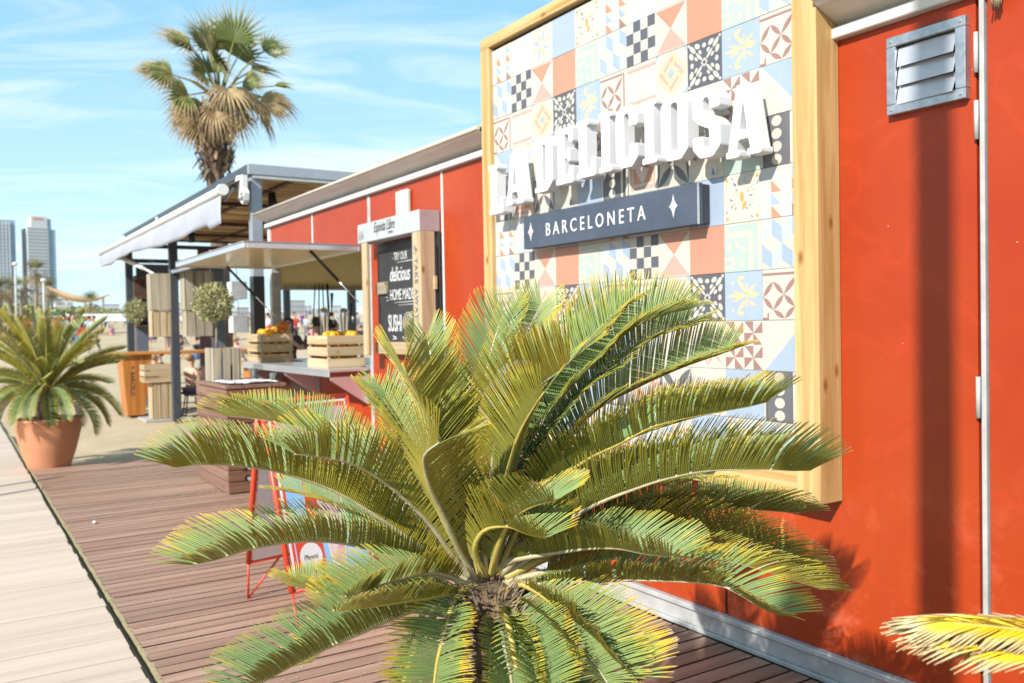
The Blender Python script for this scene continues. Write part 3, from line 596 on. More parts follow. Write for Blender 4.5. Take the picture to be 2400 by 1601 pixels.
for r_, row in enumerate(rows):
    for c_ in range(11):
        nm = row[c_ % 5]
        if r_ == 4 and c_ == 9: nm = 'sage'
        if r_ == 5 and c_ == 8: nm = 'plain'
        if r_ == 8 and nm == 'halfblue': nm = 'halfblue2'
        if nm not in TILE: TILE[nm] = tile_mesh(nm)
        o = link('tile', TILE[nm], Bd, loc=(c_*.2+.0006 + random.uniform(-.0003, .0003), random.uniform(-.0008, .0004), 3.0-.2*(r_+1)+.0006+random.uniform(-.0003, .0003)))
        o.rotation_euler = (random.uniform(-.002, .002), 0, random.uniform(-.002, .002))
# block letters
GL = {
'L': (.50, [[(0, 0), (.5, 0), (.5, .32), (.4, .32), (.37, .12), (.27, .12), (.27, .9), (.33, .9), (.33, 1), (0, 1), (0, .9), (.06, .9), (.06, .1), (0, .1)]]),
'A': (.62, [[(0, 0), (.24, 0), (.24, .09), (.19, .09), (.22, .24), (.40, .24), (.43, .09), (.38, .09), (.38, 0), (.62, 0), (.62, .09), (.58, .09), (.42, 1), (.20, 1), (.04, .09), (0, .09)], [(.24, .36), (.31, .8), (.38, .36)]]),
'D': (.55, [[(0, 0), (.38, 0), (.55, .16), (.55, .84), (.38, 1), (0, 1), (0, .91), (.06, .91), (.06, .09), (0, .09)], [(.25, .13), (.31, .13), (.35, .18), (.35, .82), (.31, .87), (.25, .87)]]),
'E': (.50, [[(0, 0), (.5, 0), (.5, .3), (.40, .3), (.36, .12), (.26, .12), (.26, .45), (.34, .45), (.34, .38), (.41, .38), (.41, .63), (.34, .63), (.34, .56), (.26, .56), (.26, .88), (.36, .88), (.4, .72), (.5, .72), (.5, 1), (0, 1), (0, .91), (.06, .91), (.06, .09), (0, .09)]]),
'I': (.32, [[(0, 0), (.32, 0), (.32, .09), (.26, .09), (.26, .91), (.32, .91), (.32, 1), (0, 1), (0, .91), (.06, .91), (.06, .09), (0, .09)]]),
'C': (.52, [[(.14, 0), (.38, 0), (.52, .14), (.52, .36), (.32, .36), (.32, .16), (.29, .12), (.23, .12), (.2, .16), (.2, .84), (.23, .88), (.29, .88), (.32, .84), (.32, .66), (.52, .66), (.52, .86), (.38, 1), (.14, 1), (0, .86), (0, .14)]]),
'O': (.55, [[(.14, 0), (.41, 0), (.55, .14), (.55, .86), (.41, 1), (.14, 1), (0, .86), (0, .14)], [(.2, .16), (.2, .84), (.24, .88), (.31, .88), (.35, .84), (.35, .16), (.31, .12), (.24, .12)]]),
'S': (.52, [[(.14, 0), (.38, 0), (.52, .14), (.52, .46), (.40, .58), (.22, .66), (.20, .70), (.20, .84), (.23, .88), (.29, .88), (.32, .84), (.32, .70), (.52, .70), (.52, .86), (.38, 1), (.14, 1), (0, .86), (0, .62), (.12, .5), (.30, .42), (.32, .38), (.32, .16), (.29, .12), (.23, .12), (.2, .16), (.2, .32), (0, .32), (0, .14)]]),
}
LS = thing('letter_sign', 'big white block letters arched across the patterned tiles above the dark name board', 'sign', (1.1, 0, 2.2))
x = .135; GM = {}
for ch in 'LA DELICIOSA':
    if ch == ' ': x += .075; continue
    wd, sp_ = GL[ch]
    if ch not in GM:
        def rnd_(pts):                                  # ease the corners a little
            q = []
            for i, p in enumerate(pts):
                a = Vector(pts[i-1]); b = Vector(p); c = Vector(pts[(i+1) % len(pts)])
                r1 = min(.025, (a-b).length*.3); r2 = min(.025, (c-b).length*.3)
                q += [tuple(b+(a-b).normalized()*r1), tuple(b.lerp((a+c)/2, .02) if False else b+((a-b).normalized()*r1+(c-b).normalized()*r2)*.29), tuple(b+(c-b).normalized()*r2)]
            return [(px*.290, pz*.276) for px, pz in q]
        me = curve_mesh([rnd_(s) for s in sp_], .032); me.name = 'letter'; me.materials.clear(); me.materials.append(M['letter'])
        GM[ch] = me
    xc = x + wd*.145; zz = 2.018 + .088*max(0, 1-((xc-1.16)/.98)**2)
    lo = link('letter', GM[ch], LS, loc=(x-1.1, -.090, zz-2.2), rot=(math.pi/2, 0, 0))
    for pz in (.03, .24):
        pg = G(); pg.tube([(.03 if ch not in 'CSO' else wd*.145, pz if ch not in 'CSO' else (.015 if pz < .1 else .262), -.03), (.03 if ch not in 'CSO' else wd*.145, pz if ch not in 'CSO' else (.015 if pz < .1 else .262), -.092)], .006, 8); pg.build('standoff', M['alu'], lo)
    x += wd*.290 + .0300
# dark name board
NB = thing('name_board', 'dark slate-blue name board with white lettering and two diamond stars', 'sign', (1.07, -.04, 1.9))
NB.location = (0, 0, 0)
g = G(); g.box(.415, 1.728, -.078, -.045, 1.808, 1.982, 0, .002); g.build('face_board', M['slate'], NB)
g = G(); g.box(.420, 1.724, -.0445, -.003, 1.812, 1.978, 0, .002); g.build('side_board', mat('dark_box_side', (.05, .06, .08), .5, 0, .4, 6), NB)
g = G(); g.box(1.7285, 1.7315, -.080, -.0705, 1.808, 1.981); g.build('corner_trim', M['alu'], NB)
text('lettering', 'BARCELONETA', M['chalk'], NB, (.625, -.0805, 1.862), .094, spacing=1.55, extrude=.0012, sx=.86, offset=.0004)
def star(cx_, cz_):
    g = G(); pts = []
    for k in range(4):
        a0 = (0, 1, 0, -1)[k], (1, 0, -1, 0)[k]; a1 = (0, 1, 0, -1)[(k+1) % 4], (1, 0, -1, 0)[(k+1) % 4]
        for t in (0, .25, .5, .75):
            q = ((1-t)**2, 2*t*(1-t)*.20, t*t); pts.append((cx_ + .026*(a0[0]*q[0]+(a0[0]+a1[0])*q[1]+a1[0]*q[2]), cz_ + .050*(a0[1]*q[0]+(a0[1]+a1[1])*q[1]+a1[1]*q[2])))
    g.poly(pts, -.0815, -.0785); g.build('star', M['chalk'], NB)
star(.487, 1.896); star(1.585, 1.899)

# ---------------------------------------------------------------- menu board with chalk writing
MB_ = thing('menu_board', 'wooden menu stand with black chalkboard and pale lintel beside the kiosk counter', 'menu board')
g = G(); g.box(-1.84, -.835, .070, .095, 1.235, 2.03, 0, .003); g.build('back_board', M['black'], MB_)
pts = [(-1.78, 1.262), (-.86, 1.262), (-.86, 1.93), (-1.0, 1.97), (-1.80, 1.97), (-1.80, 1.62), (-1.76, 1.55), (-1.78, 1.42)]
g = G(); g.poly([(x, z) for x, z in pts], .058, .068); cb_ = g.build('chalkboard', M['blackboard'], MB_)
g = G(); g.box(-1.905, -.868, -.062, .055, 2.036, 2.180, 0, .004); ln = g.build('lintel', mat('pale_painted_lintel', (.52, .54, .56), .6, 0, .12, 5, .05, 40), MB_)
g = G(); g.box(-.8675, -.8600, -.060, .093, 2.037, 2.179, 0, .002); g.build('lintel_end', mat('pinkish_board_end', (.48, .38, .38), .6, 0, .2, 6), MB_)
text('lettering', 'Espinita Libre', M['print'], ln, (-1.60, -.0635, 2.095), .105, shear=.35, extrude=.0006, sx=.62)
text('lettering', '- VERMUT -', M['bprint'], ln, (-1.36, -.0635, 2.064), .026, extrude=.0006, sx=.8)
g = G()
for k in range(9):
    a = -1.885+.011*k; g.add([(a, -.0630, 2.055+.004*(k % 3)), (a+.003, -.0630, 2.055+.004*(k % 3)), (a+.016, -.0630, 2.14-.012*((k*3) % 5)), (a+.012, -.0630, 2.14-.012*((k*3) % 5))], [(0, 1, 2, 3)])
g.build('printed_emblem', M['bprint'], ln)
g = G(); g.box(-.980, -.880, -.060, -.038, 1.20, 2.0355, 0, .003); po = g.build('post', M['crate_z'], MB_)
g = G(); g.box(-.8795, -.858, -.060, .05, 1.20, 2.0355, 0, .003); g.build('post', M['crate_z'], MB_)
g = G(); g.box(-1.840, -1.745, -.060, -.036, 1.185, 2.0355, 0, .003); g.build('post', M['crate_z'], MB_)
g = G(); g.box(-1.998, -1.82, -.034, -.014, 1.642, 1.735, 0, .003) if False else g.box(-1.80, -1.62, .034, .057, 1.645, 1.735, 0, .003); g.build('rail', M['grey_x'], MB_)
g = G(); g.box(-1.02, -.842, .034, .057, 1.645, 1.735, 0, .003); g.build('rail', M['crate_x'], MB_)
g = G(); g.box(-1.84, -.842, .034, .0575, 1.195, 1.285, 0, .003); g.build('rail', M['crate_x'], MB_)
text('lettering', 'TAKE AWAY', M['bprint'], po, (-.945, -.0612, 1.86), .062, rot=(math.pi/2, math.pi/2, 0), extrude=.0005, spacing=1.25, offset=.0015)
g = G()
for k in range(3): g.tube([(-.955+.012*k, -.0612, 1.94+.008*math.sin(k)), (-.945+.012*k, -.0612, 1.915), (-.93+.010*k, -.0612, 1.905), (-.925+.008*k, -.0612, 1.925)], .0016, 4)
g.tube([(-.965, -.0612, 1.90), (-.93, -.0612, 1.885), (-.912, -.0612, 1.90)], .0018, 4); g.build('printed_emblem', M['bprint'], po)
def ct(body, x, z, size, **k): text('lettering', body, M['chalk'], cb_, (x, .0575, z), size, extrude=.0004, **k)
ct('TRY OUR', -1.52, 1.885, .085, sx=.62, offset=-.0005); ct('delicious', -1.60, 1.735, .155, sx=.62, shear=.25, offset=.0012); ct('HOME MADE', -1.60, 1.595, .115, sx=.60); ct('SUSHI', -1.64, 1.365, .175, sx=.52, offset=.0015)
g = G()
for a, b, t in (((-1.47, 1.868), (-1.05, 1.872), .004), ((-1.52, 1.575), (-1.02, 1.58), .004), ((-1.46, 1.555), (-1.06, 1.56), .003), ((-1.56, 1.33), (-1.50, 1.315), .006), ((-1.56, 1.305), (-1.50, 1.31), .006), ((-1.40, 1.32), (-1.33, 1.31), .005), ((-1.66, 1.65), (-1.63, 1.635), .004), ((-1.67, 1.62), (-1.635, 1.618), .004), ((-1.66, 1.59), (-1.63, 1.60), .004), ((-1.55, 1.905), (-1.53, 1.905), .003)):
    g.tube([(a[0], .0575, a[1]), (b[0], .0575, b[1])], t*.8, 4)
# the drawn sushi roll
for k in range(5):
    pts_ = [(-1.30 + .085*math.cos(t)*(1-.15*k) + .01*k, .0575, 1.425 + .075*math.sin(t)*(1-.18*k)) for t in [math.pi*(.25+.95*q/8) for q in range(9)]]; g.tube(pts_, .0028, 4)
g.build('chalk_strokes', M['chalk'], cb_)

# ---------------------------------------------------------------- slatted crates
def crate(name, label, lx, ly, h, loc, rz=0, n=3, gap=.021, mats=('crate_x', 'crate_y', 'crate_z'), closed_back=False, group=None, back=False, th=.010, rx=0):
    T = thing(name, label, 'crate', loc, rz, group); T.rotation_euler = (rx, 0, rz); hs_ = (h-gap*(n-1))/n; rr = random.Random(len(name)+int(loc[0]*100))
    for k in range(n):
        z0 = k*(hs_+gap)
        for sy in (-1, 1):
            g = G(); y = sy*(ly/2-th/2); g.box(-lx/2, lx/2, y-th/2, y+th/2, z0+rr.uniform(0, .002), z0+hs_-rr.uniform(0, .003), 0, .0015); g.build('slat', M[mats[0]], T)
        for sx_ in (-1, 1):
            g = G(); x = sx_*(lx/2-th/2); g.box(x-th/2, x+th/2, -ly/2+th+.0005, ly/2-th-.0005, z0+rr.uniform(0, .002), z0+hs_-rr.uniform(0, .003), 0, .0015); g.build('slat', M[mats[1]], T)
    for sx_ in (-1, 1):
        for sy in (-1, 1):
            g = G(); x = sx_*(lx/2-th-.013); y = sy*(ly/2-th-.013); g.box(x-.012, x+.012, y-.012, y+.012, .001, h-.002, 0, .002); g.build('corner_block', M[mats[2]], T)
    nb = 4
    for k in range(nb):
        w_ = (ly-2*th-.01)/nb; y = -ly/2+th+.005+k*w_
        g = G(); g.box(-lx/2+th+.0005, lx/2-th-.0005, y+.003, y+w_-.003, .0008, .0095); g.build('bottom_slat', M[mats[0]], T)
    return T
cz_c = 1.0695
C1 = crate('fruit_crate', 'wooden fruit crate of oranges nearer the chalk menu board on the steel counter', .47, .335, .265, (-2.64, .033, cz_c), 0)
C2 = crate('fruit_crate', 'wooden fruit crate with pumpkin and mixed citrus at the far end of the counter', .47, .32, .280, (-4.31, -.01, cz_c), 0)
bm_ = bmesh.new(); bmesh.ops.create_icosphere(bm_, subdivisions=3, radius=1)
for v in bm_.verts: v.co *= 1 + .02*noise.noise(v.co*2.3); v.co.z *= .94
ome = bpy.data.meshes.new('orange'); bm_.to_mesh(ome); bm_.free()
for p in ome.polygons: p.use_smooth = True
def fruit(mk, name):
    me = ome.copy(); me.materials.append(M[mk]); me.name = name; return me
FO, FM, FL = fruit('orange', 'orange'), fruit('mandarin', 'mandarin'), fruit('lime', 'lime')
rr = random.Random(21)
def fill(cx_, cy_, lx, ly, label, group, cat, pick, layers, r0=.037):
    for (z, wob, keep) in layers:
        nx, ny_ = max(1, int(lx/(2*r0))), max(1, int(ly/(2*r0)))
        for i in range(nx):
            for j in range(ny_):
                if rr.random() > keep: continue
                nm, me = pick(); r = r0*rr.uniform(.92, 1.04)
                o = link(nm, me, None, loc=(cx_-lx/2+(i+.5)*lx/nx+rr.uniform(-.004, .004), cy_-ly/2+(j+.5)*ly/ny_+rr.uniform(-.004, .004), z+rr.uniform(-wob, wob)), rot=(rr.uniform(0, 3), rr.uniform(0, 3), 0)); o.scale = (r, r, r)
                tag(o, label, cat, group)
fill(-2.63, .033, .40, .27, 'orange filling the wooden fruit crate nearer the chalk menu board', 'oranges in the crate nearer the menu board', 'orange', lambda: ('orange', FO), [(cz_c+.050, .003, 1), (cz_c+.118, .004, 1), (cz_c+.190, .005, 1), (cz_c+.262, .006, .75)])
fill(-4.30, -.01, .40, .25, 'orange filling the far fruit crate below the pumpkin', 'oranges in the far crate', 'orange', lambda: ('orange', FO), [(cz_c+.050, .003, 1), (cz_c+.118, .004, 1), (cz_c+.190, .006, 1), (cz_c+.250, .006, 1)])
for i, (dx, dy, dz) in enumerate(((-.12, -.07, .24), (.17, -.08, .235), (.10, -.035, .24), (.16, -.02, .262), (-.05, -.02, .25), (.0, -.08, .236))):
    o = link('orange', FO, None, loc=(-4.24+dx, -.01+dy, cz_c+dz+.055)); o.scale = (.037,)*3; tag(o, 'orange heaped on top of the far fruit crate beside the pumpkin', 'orange', 'oranges heaped on the far crate')
o = link('lime', FL, None, loc=(-4.12, -.06, cz_c+.305)); o.scale = (.031,)*3; tag(o, 'small green citrus fruit among the oranges on the far fruit crate', 'lime')
for dx, dy in ((.13, .045), (.08, .07), (-.1, .07)):
    o = link('mandarin', FM, None, loc=(-4.24+dx, .0+dy, cz_c+.305)); o.scale = (.034,)*3; tag(o, 'deep orange mandarin beside the pumpkin on the far crate', 'mandarin', 'mandarins on the far crate')
g = G()
for k in range(12):
    pass
vs = []; fs = []; nu, nv = 36, 12
for i in range(nv+1):
    th_ = math.pi*i/nv
    for k in range(nu):
        a = 2*math.pi*k/nu; r = .062*math.sin(th_)*(1+.06*abs(math.cos(a*5)))+.0003; vs.append((r*math.cos(a), r*math.sin(a), -.05*math.cos(th_)))
for i in range(nv):
    for k in range(nu): fs.append((i*nu+k, i*nu+(k+1) % nu, (i+1)*nu+(k+1) % nu, (i+1)*nu+k))
g.add(vs, fs, 0, True)
pk = thing('pumpkin', 'small round orange pumpkin lying on the fruit of the far crate', 'pumpkin', (-4.17, .075, cz_c+.345)); g.build('body', M['mandarin'], pk)
g = G(); g.tube([(0, 0, .045), (.004, 0, .06), (.012, 0, .068)], [.009, .006, .007], 6); g.build('stem', M['lime'], pk)
# beer taps
def tap(x, y, label, dx=0):
    t = thing('beer_tap', label, 'beer tap', (x, y, 1.081))
    g = G(); g.lathe([(.001, 0), (.055, 0), (.055, .012), (.032, .02), (.028, .10), (.034, .30), (.046, .42), (.050, .47), (.044, .50), (.022, .52), (.001, .525)], 20); g.build('column', M['chrome'], t)
    g = G(); g.tube([(0, 0, .455), (.05, .06, .455), (.06, .075, .43), (.062, .078, .36)], [.014, .012, .010, .008], 10); g.build('spout', M['chrome'], t)
    g = G(); g.tube([(.05, .062, .46), (.055, .066, .54)], .008, 8); g.tube([(.055, .066, .54), (.058, .07, .68)], [.010, .017], 10); g.build('tap_handle', M['black'], t)
    g = G(); g.ball((.05, .062, .458), .026, 0, 12, 8); g.build('tap_badge', mat('dark_red_badge', (.18, .03, .03), .4), t); return t
tap(-4.40, .60, 'chrome beer tap further left on the worktop inside the kiosk'); tap(-4.40, .82, 'chrome beer tap nearer the wooden menu post inside the kiosk')
t = thing('drink_hoses', 'bundle of black drink hoses hanging beside the beer taps inside the kiosk', 'hoses')
for (y0, y1) in ((.52, .47), (.56, .545), (.60, .61), (.645, .665), (.655, .68)):
    g = G(); g.tube([(-4.42, y0, 1.86), (-4.42, (y0+y1)/2, 1.55), (-4.42, y1, 1.0), (-4.42, y1, .93)], .007, 6); g.build('hose', M['black'], t)

# ---------------------------------------------------------------- clad cabinet with portholes, things on it
CB_ = thing('clad_cabinet', 'brown slatted wooden cabinet with round knobs beside the red kiosk', 'cabinet')
X0, X1, Y0, Y1, ZT = -4.17, -3.105, -.765, -.27, .925
g = G(); g.box(X0+.03, X1-.03, Y0+.03, Y1-.02, .01, ZT-.03); g.build('core', M['dwood'], CB_)
nz = 9; hh = (ZT-.045)/nz
for k in range(nz):
    z0 = .012+k*hh
    g = G(); g.box(X0, X1-.021, Y0, Y0+.022, z0, z0+hh-.008, 0, .002); g.build('cladding_board', M['cab_x'], CB_)
    g = G(); g.box(X1-.02, X1, Y0, Y1, z0, z0+hh-.008, 0, .002); g.build('cladding_board', M['cab_y'], CB_)
g = G(); g.box(X0-.01, X1+.008, Y0-.01, Y1+.02, ZT-.032, ZT, 0, .004); g.build('top_board', M['cab_x'], CB_)
for (y, z) in ((-.60, .222), (-.60, .128), (-.38, .222), (-.38, .128)):
    a = len(C.objects)
    g = G(); vs = []; n = 18
    g.add([(X1+.0006, y+.030*math.cos(2*math.pi*k/n), z+.030*math.sin(2*math.pi*k/n)) for k in range(n)], [tuple(range(n))]); g.build('port', M['black'], CB_, fix=False)
    g = G(); g.tube([(X1+.001, y+.008, z-.004), (X1+.020, y+.008, z-.004)], [.014, .017], 12); g.build('knob', M['rail'], CB_)
# lace cloth
g = G(); nx, ny_ = 40, 20; vs = []; rr = random.Random(2)
for i in range(nx+1):
    for j in range(ny_+1):
        x = -3.60+.50*i/nx; y = -.74+.42*j/ny_; e = min(i, nx-i, j, ny_-j)
        vs.append((x+.012*math.sin(j*1.9)*(e == 0), y+.012*math.sin(i*1.7)*(e == 0), ZT+.018+.012*hsh(x*14, y*14)+.005*hsh(x*50, y*50)))
g.add(vs, [(i*(ny_+1)+j, (i+1)*(ny_+1)+j, (i+1)*(ny_+1)+j+1, i*(ny_+1)+j+1) for i in range(nx) for j in range(ny_) if not (i % 2 == 1 and j % 2 == 1 and (i*j) % 3 == 0)], 0, True)
o = g.build('lace_cloth', M['wfabric']); tag(o, 'crumpled white openwork cloth spread on top of the brown cabinet', 'cloth')
# upright crate on the cabinet with olive tree
UC = crate('upright_crate', 'weathered wooden crate standing on end on the brown cabinet, olive ball tree in it', .29, .24, .305, (-3.83, -.60, ZT+.001), 0, 3, .012, ('grey_z', 'grey_z', 'grey_z'))
# its boards run upright: rebuild sides as vertical slats
for ch in [o for o in C.objects if o.parent == UC and o.name.split('.')[0] == 'slat']: bpy.data.objects.remove(ch)
for sy in (-1, 1):
    for k in range(3):
        g = G(); x = -.145+k*.104; g.box(x, x+.082, sy*.12-.005, sy*.12+.005, 0, .305, 0, .002); g.build('slat', M['grey_z'], UC)
for sx_ in (-1, 1):
    for k in range(3):
        g = G(); y = -.113+k*.081; g.box(sx_*.145-.005, sx_*.145+.005, y, y+.060, 0, .305, 0, .002); g.build('slat', M['grey_z'], UC)
def tumbler(x, y, z, label, r=.033, h=.10, mk='glass'):
    o = G().lathe([(.001, 0), (r*.8, 0), (r, h), (r*.93, h), (r*.73, .008), (.001, .008)], 16).build('drinking_glass', M[mk], loc=(x, y, z)); return tag(o, label, 'glass')
tumbler(-3.62, -.38, ZT+.001, 'clear drinking glass standing behind the white lace cloth', .036, .11); 
o = tumbler(-3.30, -.30, ZT+.001, 'low white glass nearest the kiosk wall on the brown cabinet', .034, .08); 
# foliage ball trees
M['olive'] = mat('olive_leaf', (.46, .46, .20), .5, 0, .55, 22, rnd=.0, col2=(.24, .28, .11)); M['olive2'] = mat('olive_leaf_pale', (.62, .58, .30), .5, 0, .3, 22)
M['bark'] = mat('grey_bark', (.38, .31, .22), .9, 0, .4, 30, .5, 60)
def ball_tree(label, c, r, base, seed, n=2600, ls=.027, group=None):
    t = thing('olive_ball_tree', label, 'tree', base); rr = random.Random(seed); g = G(); c = Vector(c)-Vector(base)
    for k in range(n):
        d = Vector((rr.gauss(0, 1), rr.gauss(0, 1), rr.gauss(0, 1))).normalized()
        rad = r*(1+.20*noise.noise(d*2.6+Vector((seed, 0, 0)))+.10*noise.noise(d*7)); q = rad*(rr.random()**.30)
        p = c+d*q; u = (d+Vector((rr.gauss(0, .6), rr.gauss(0, .6), rr.gauss(0, .6)))).normalized(); s = u.orthogonal().normalized(); s.rotate(Matrix.Rotation(rr.uniform(0, 6.3), 3, u)); L = ls*rr.uniform(.7, 1.5)
        g.add([p, p+u*L*.5+s*L*.22, p+u*L, p+u*L*.5-s*L*.22], [(0, 1, 2, 3)], 0 if rr.random() < .6 else 1)
    g.build('crown', [M['olive'], M['olive2']], t, fix=False)
    g = G(); g.tube([(0, 0, 0), (.006, 0, c.z*.4), (-.004, .004, c.z*.75), (c.x, c.y, c.z)], [.013, .011, .010, .006], 8)
    for k in range(7): d = Vector((rr.gauss(0, 1), rr.gauss(0, 1), rr.uniform(.1, 1))).normalized(); g.tube([c-Vector((0, 0, r*.7)), c+d*r*.6], [.006, .003], 5)
    g.build('trunk', M['bark'], t); return t
ball_tree('small olive tree with a round pale crown growing from the crate on the brown cabinet', (-3.78, -.69, 1.645), .172, (-3.80, -.66, 1.18), 4)
ball_tree('second smaller olive ball tree behind the orange bar table by the far post', (-12.2, .06, 1.74), .20, (-12.2, .06, -.04), 9, 1700, .034)
o = G().lathe([(.001, 0), (.13, 0), (.17, .19), (.15, .19), (.001, .25)], 20).build('plant_pot', M['galv'], loc=(-12.2, .06, -.04)); tag(o, 'grey metal pot at the foot of the smaller olive ball tree', 'pot')

# ---------------------------------------------------------------- pergola of grey steel with reed roof
PG = thing('pergola', 'grey steel pergola with a brown reed ceiling behind the kiosk', 'pergola')
px0, px1, py0, py1, pz = -13.30, -5.22, .10, 3.25, 3.20
def bar(a, b, c, d, e, f, nm='beam', m='steel', par=None): g = G(); g.box(a, b, c, d, e, f, 0, .004); return g.build(nm, M[m], par or PG)
bar(px0, px1, py0-.03, py0+.01, pz-.10, pz, 'roof_edge', 'dsteel'); bar(px1, px1+.04, py0-.03, py1, pz-.115, pz, 'roof_edge'); bar(px0-.04, px0, py0-.03, py1, pz-.10, pz, 'roof_edge', 'dsteel'); bar(px0, px1, py1, py1+.04, pz-.1, pz, 'roof_edge', 'dsteel')
bar(px1+.002, px1+.03, py0+.02, py1-.02, pz-.155, pz-.117, 'gutter', 'rail')
for (x, y, m_) in ((px1-.10, py0+.02, 'steel'), (-9.83, .175, 'dsteel'), (px0+.04, .10, 'dsteel'), (px1-.10, py1-.15, 'steel'), (-9.83, py1-.15, 'dsteel'), (px0+.04, py1-.15, 'dsteel')):
    bar(x-.06, x+.06, y, y+.12, -.02, pz-.12, 'post', m_)
    bar(x-.12, x+.12, y-.06, y+.18, -.035, -.0205, 'post', 'steel') if False else None
for y in (py0+.6, (py0+py1)/2, py1-.6): bar(px0+.01, px1-.01, y-.03, y+.03, pz-.10, pz-.045, 'rafter', 'dwood')
for x in (-7.5, -9.83, -11.6): bar(x-.03, x+.03, py0+.03, py1-.01, pz-.155, pz-.101, 'rafter', 'dwood')
g = G(); g.box(px0+.01, px1-.01, py0+.02, py1-.01, pz-.030, pz-.012); g.build('roof_panel', M['dwood'], PG)
g = G(); rr = random.Random(9); x = px0+.03
while x < px1-.03:
    r = rr.uniform(.008, .017); y0 = py0+.03+rr.uniform(0, .02)
    pts_ = [(x+rr.uniform(-.012, .012), y0+(py1-.06-y0)*k/5, pz-.045-rr.uniform(0, .02)) for k in range(6)]
    g.tube(pts_, r, 5, rr.choice((0, 0, 1, 2)), smooth=False); x += r*1.7+rr.uniform(0, .006)
tag(g.build('reed_ceiling', [M['cane'], mat('cane_pale', (.95, .72, .42), .8, 0, .4, 12, stretch=(8, .6, 8)), mat('cane_dark', (.36, .22, .13), .8, 0, .4, 12)], PG), kind='stuff')
for z in (3.00, 2.72): bar(px0+.0, px0+.06, .23, py1-.16, z-.045, z+.03, 'cross_rail', 'dsteel')
bar(-13.42, -13.38, 1.44, 1.66, .0, 3.02, 'end_panel', 'rust'); bar(-13.40, -13.36, 1.665, 1.93, .0, 2.95, 'end_panel', 'bluegrey'); bar(-13.39, -13.36, .30, 1.43, 2.36, 2.66, 'end_panel', 'bluegrey')
bar(-13.2, -13.12, .24, .45, .0, 2.0, 'end_panel', 'bluegrey')
bar(px1-.165, px1-.035, py0+.015, py0+.145, .86, 1.98, 'post_shade', 'black')  # black box added round the lower post to imitate shade on it
# cabling / low rail seen under the hatch
bar(px0+.1, px1-.1, py1-.10, py1-.04, 2.28, 2.34, 'cross_rail', 'dsteel'); bar(-9.77, -5.4, .19, .25, 2.27, 2.33, 'cross_rail', 'steel')
# spot lamps
for i, (x, y, z, lb) in enumerate(((-6.15, .63, 3.03, 'black spot lamp under the reed roof nearest the kiosk'), (-10.3, .62, 3.03, 'black spot lamp half hidden behind the grey awning'), (-8.1, 2.2, 3.03, 'small black spot lamp deep under the reed roof'))):
    t = thing('spot_lamp', lb, 'lamp', (x, y, z))
    g = G(); g.box(-.04, .04, -.04, .04, 0, .03); g.build('mount', M['black'], t)
    g = G(); g.tube([(0, 0, 0), (.01, .02, -.22)], [.045, .062], 14); g.build('housing', M['black'], t)
# awning: white roll and valance
AW = thing('roller_awning', 'pale grey roller awning with a hanging valance along the pergola edge', 'awning')
g = G(); g.tube([(-14.15, -.19, 2.90), (-5.24, -.20, 2.90)], .048, 14); g.build('front_bar', M['white'], AW)
g = G(); g.tube([(-5.238, -.20, 2.90), (-5.19, -.20, 2.90)], [.066, .060], 16); g.build('end_cap', M['white'], AW)
g = G(); nx = 90; vs = []; rr = random.Random(14)
for i in range(nx+1):
    t = i/nx; x = -14.12+8.85*t; L = .27 + .02*math.sin(t*11+.6) - .04*math.sin(t*5.5) + (.05 if t > .93 else 0) - .05*max(0, .12-t)/.12
    for j in range(7):
        s = j/6; vs.append((x + (.0 if t < .97 else .05*s), -.200-.016*math.sin(s*3)+.020*s*math.sin(t*40+s*2), 2.870-L*s))
g.add(vs, [(i*7+j, (i+1)*7+j, (i+1)*7+j+1, i*7+j+1) for i in range(nx) for j in range(6)], 0, True); o = g.build('valance', M['fabric'], AW, fix=False)
sm = o.modifiers.new('s', 'SOLIDIFY'); sm.thickness = .004
g = G(); vs = []
g.add([(-14.1, -.18, 2.935), (-5.26, -.18, 2.935), (-5.26, .05, 3.06), (-14.1, .05, 3.06)], [(0, 1, 2, 3)]); o = g.build('cloth', mat('awning_cloth_top', (.36, .34, .34), .85, 0, .1), AW, fix=False); o.modifiers.new('s', 'SOLIDIFY').thickness = .004
g = G(); g.poly([(-5.36, 2.83), (-5.18, 2.75), (-5.12, 2.79), (-5.10, 2.87), (-5.17, 2.93), (-5.16, 3.07), (-5.40, 3.09), (-5.47, 3.02)], .00, .055); br = g.build('wall_bracket', M['white'], AW)
g = G(); g.tube([(-5.17, -.012, 2.835), (-5.17, .0, 2.835)], .045, 16); g.build('gear_disc', M['galv'], AW); g = G(); g.tube([(-5.17, -.018, 2.835), (-5.17, -.012, 2.835)], .012, 10); g.build('bolt', M['white'], AW)
g = G(); g.tube([(-5.42, -.02, 2.98), (-5.52, -.06, 2.90), (-5.50, -.10, 2.82)], [.03, .02, .015], 8); g.build('arm_joint', M['galv'], AW)
g = G(); g.tube([(-13.3, -.05, 2.76), (-12.9, -.02, 2.74), (-11.2, .05, 2.44)], [.05, .05, .035], 10); g.build('folding_arm', M['white'], AW); g = G(); g.tube([(-11.2, .05, 2.44), (-10.4, .06, 2.30)], .02, 8); g.build('folding_arm', M['white'], AW)
for t_ in (-11.7, -8.9): g = G(); g.tube([(t_, -.16, 2.955), (t_, -.16, 3.02)], .022, 10); g.build('roller_bracket', M['white'], AW)

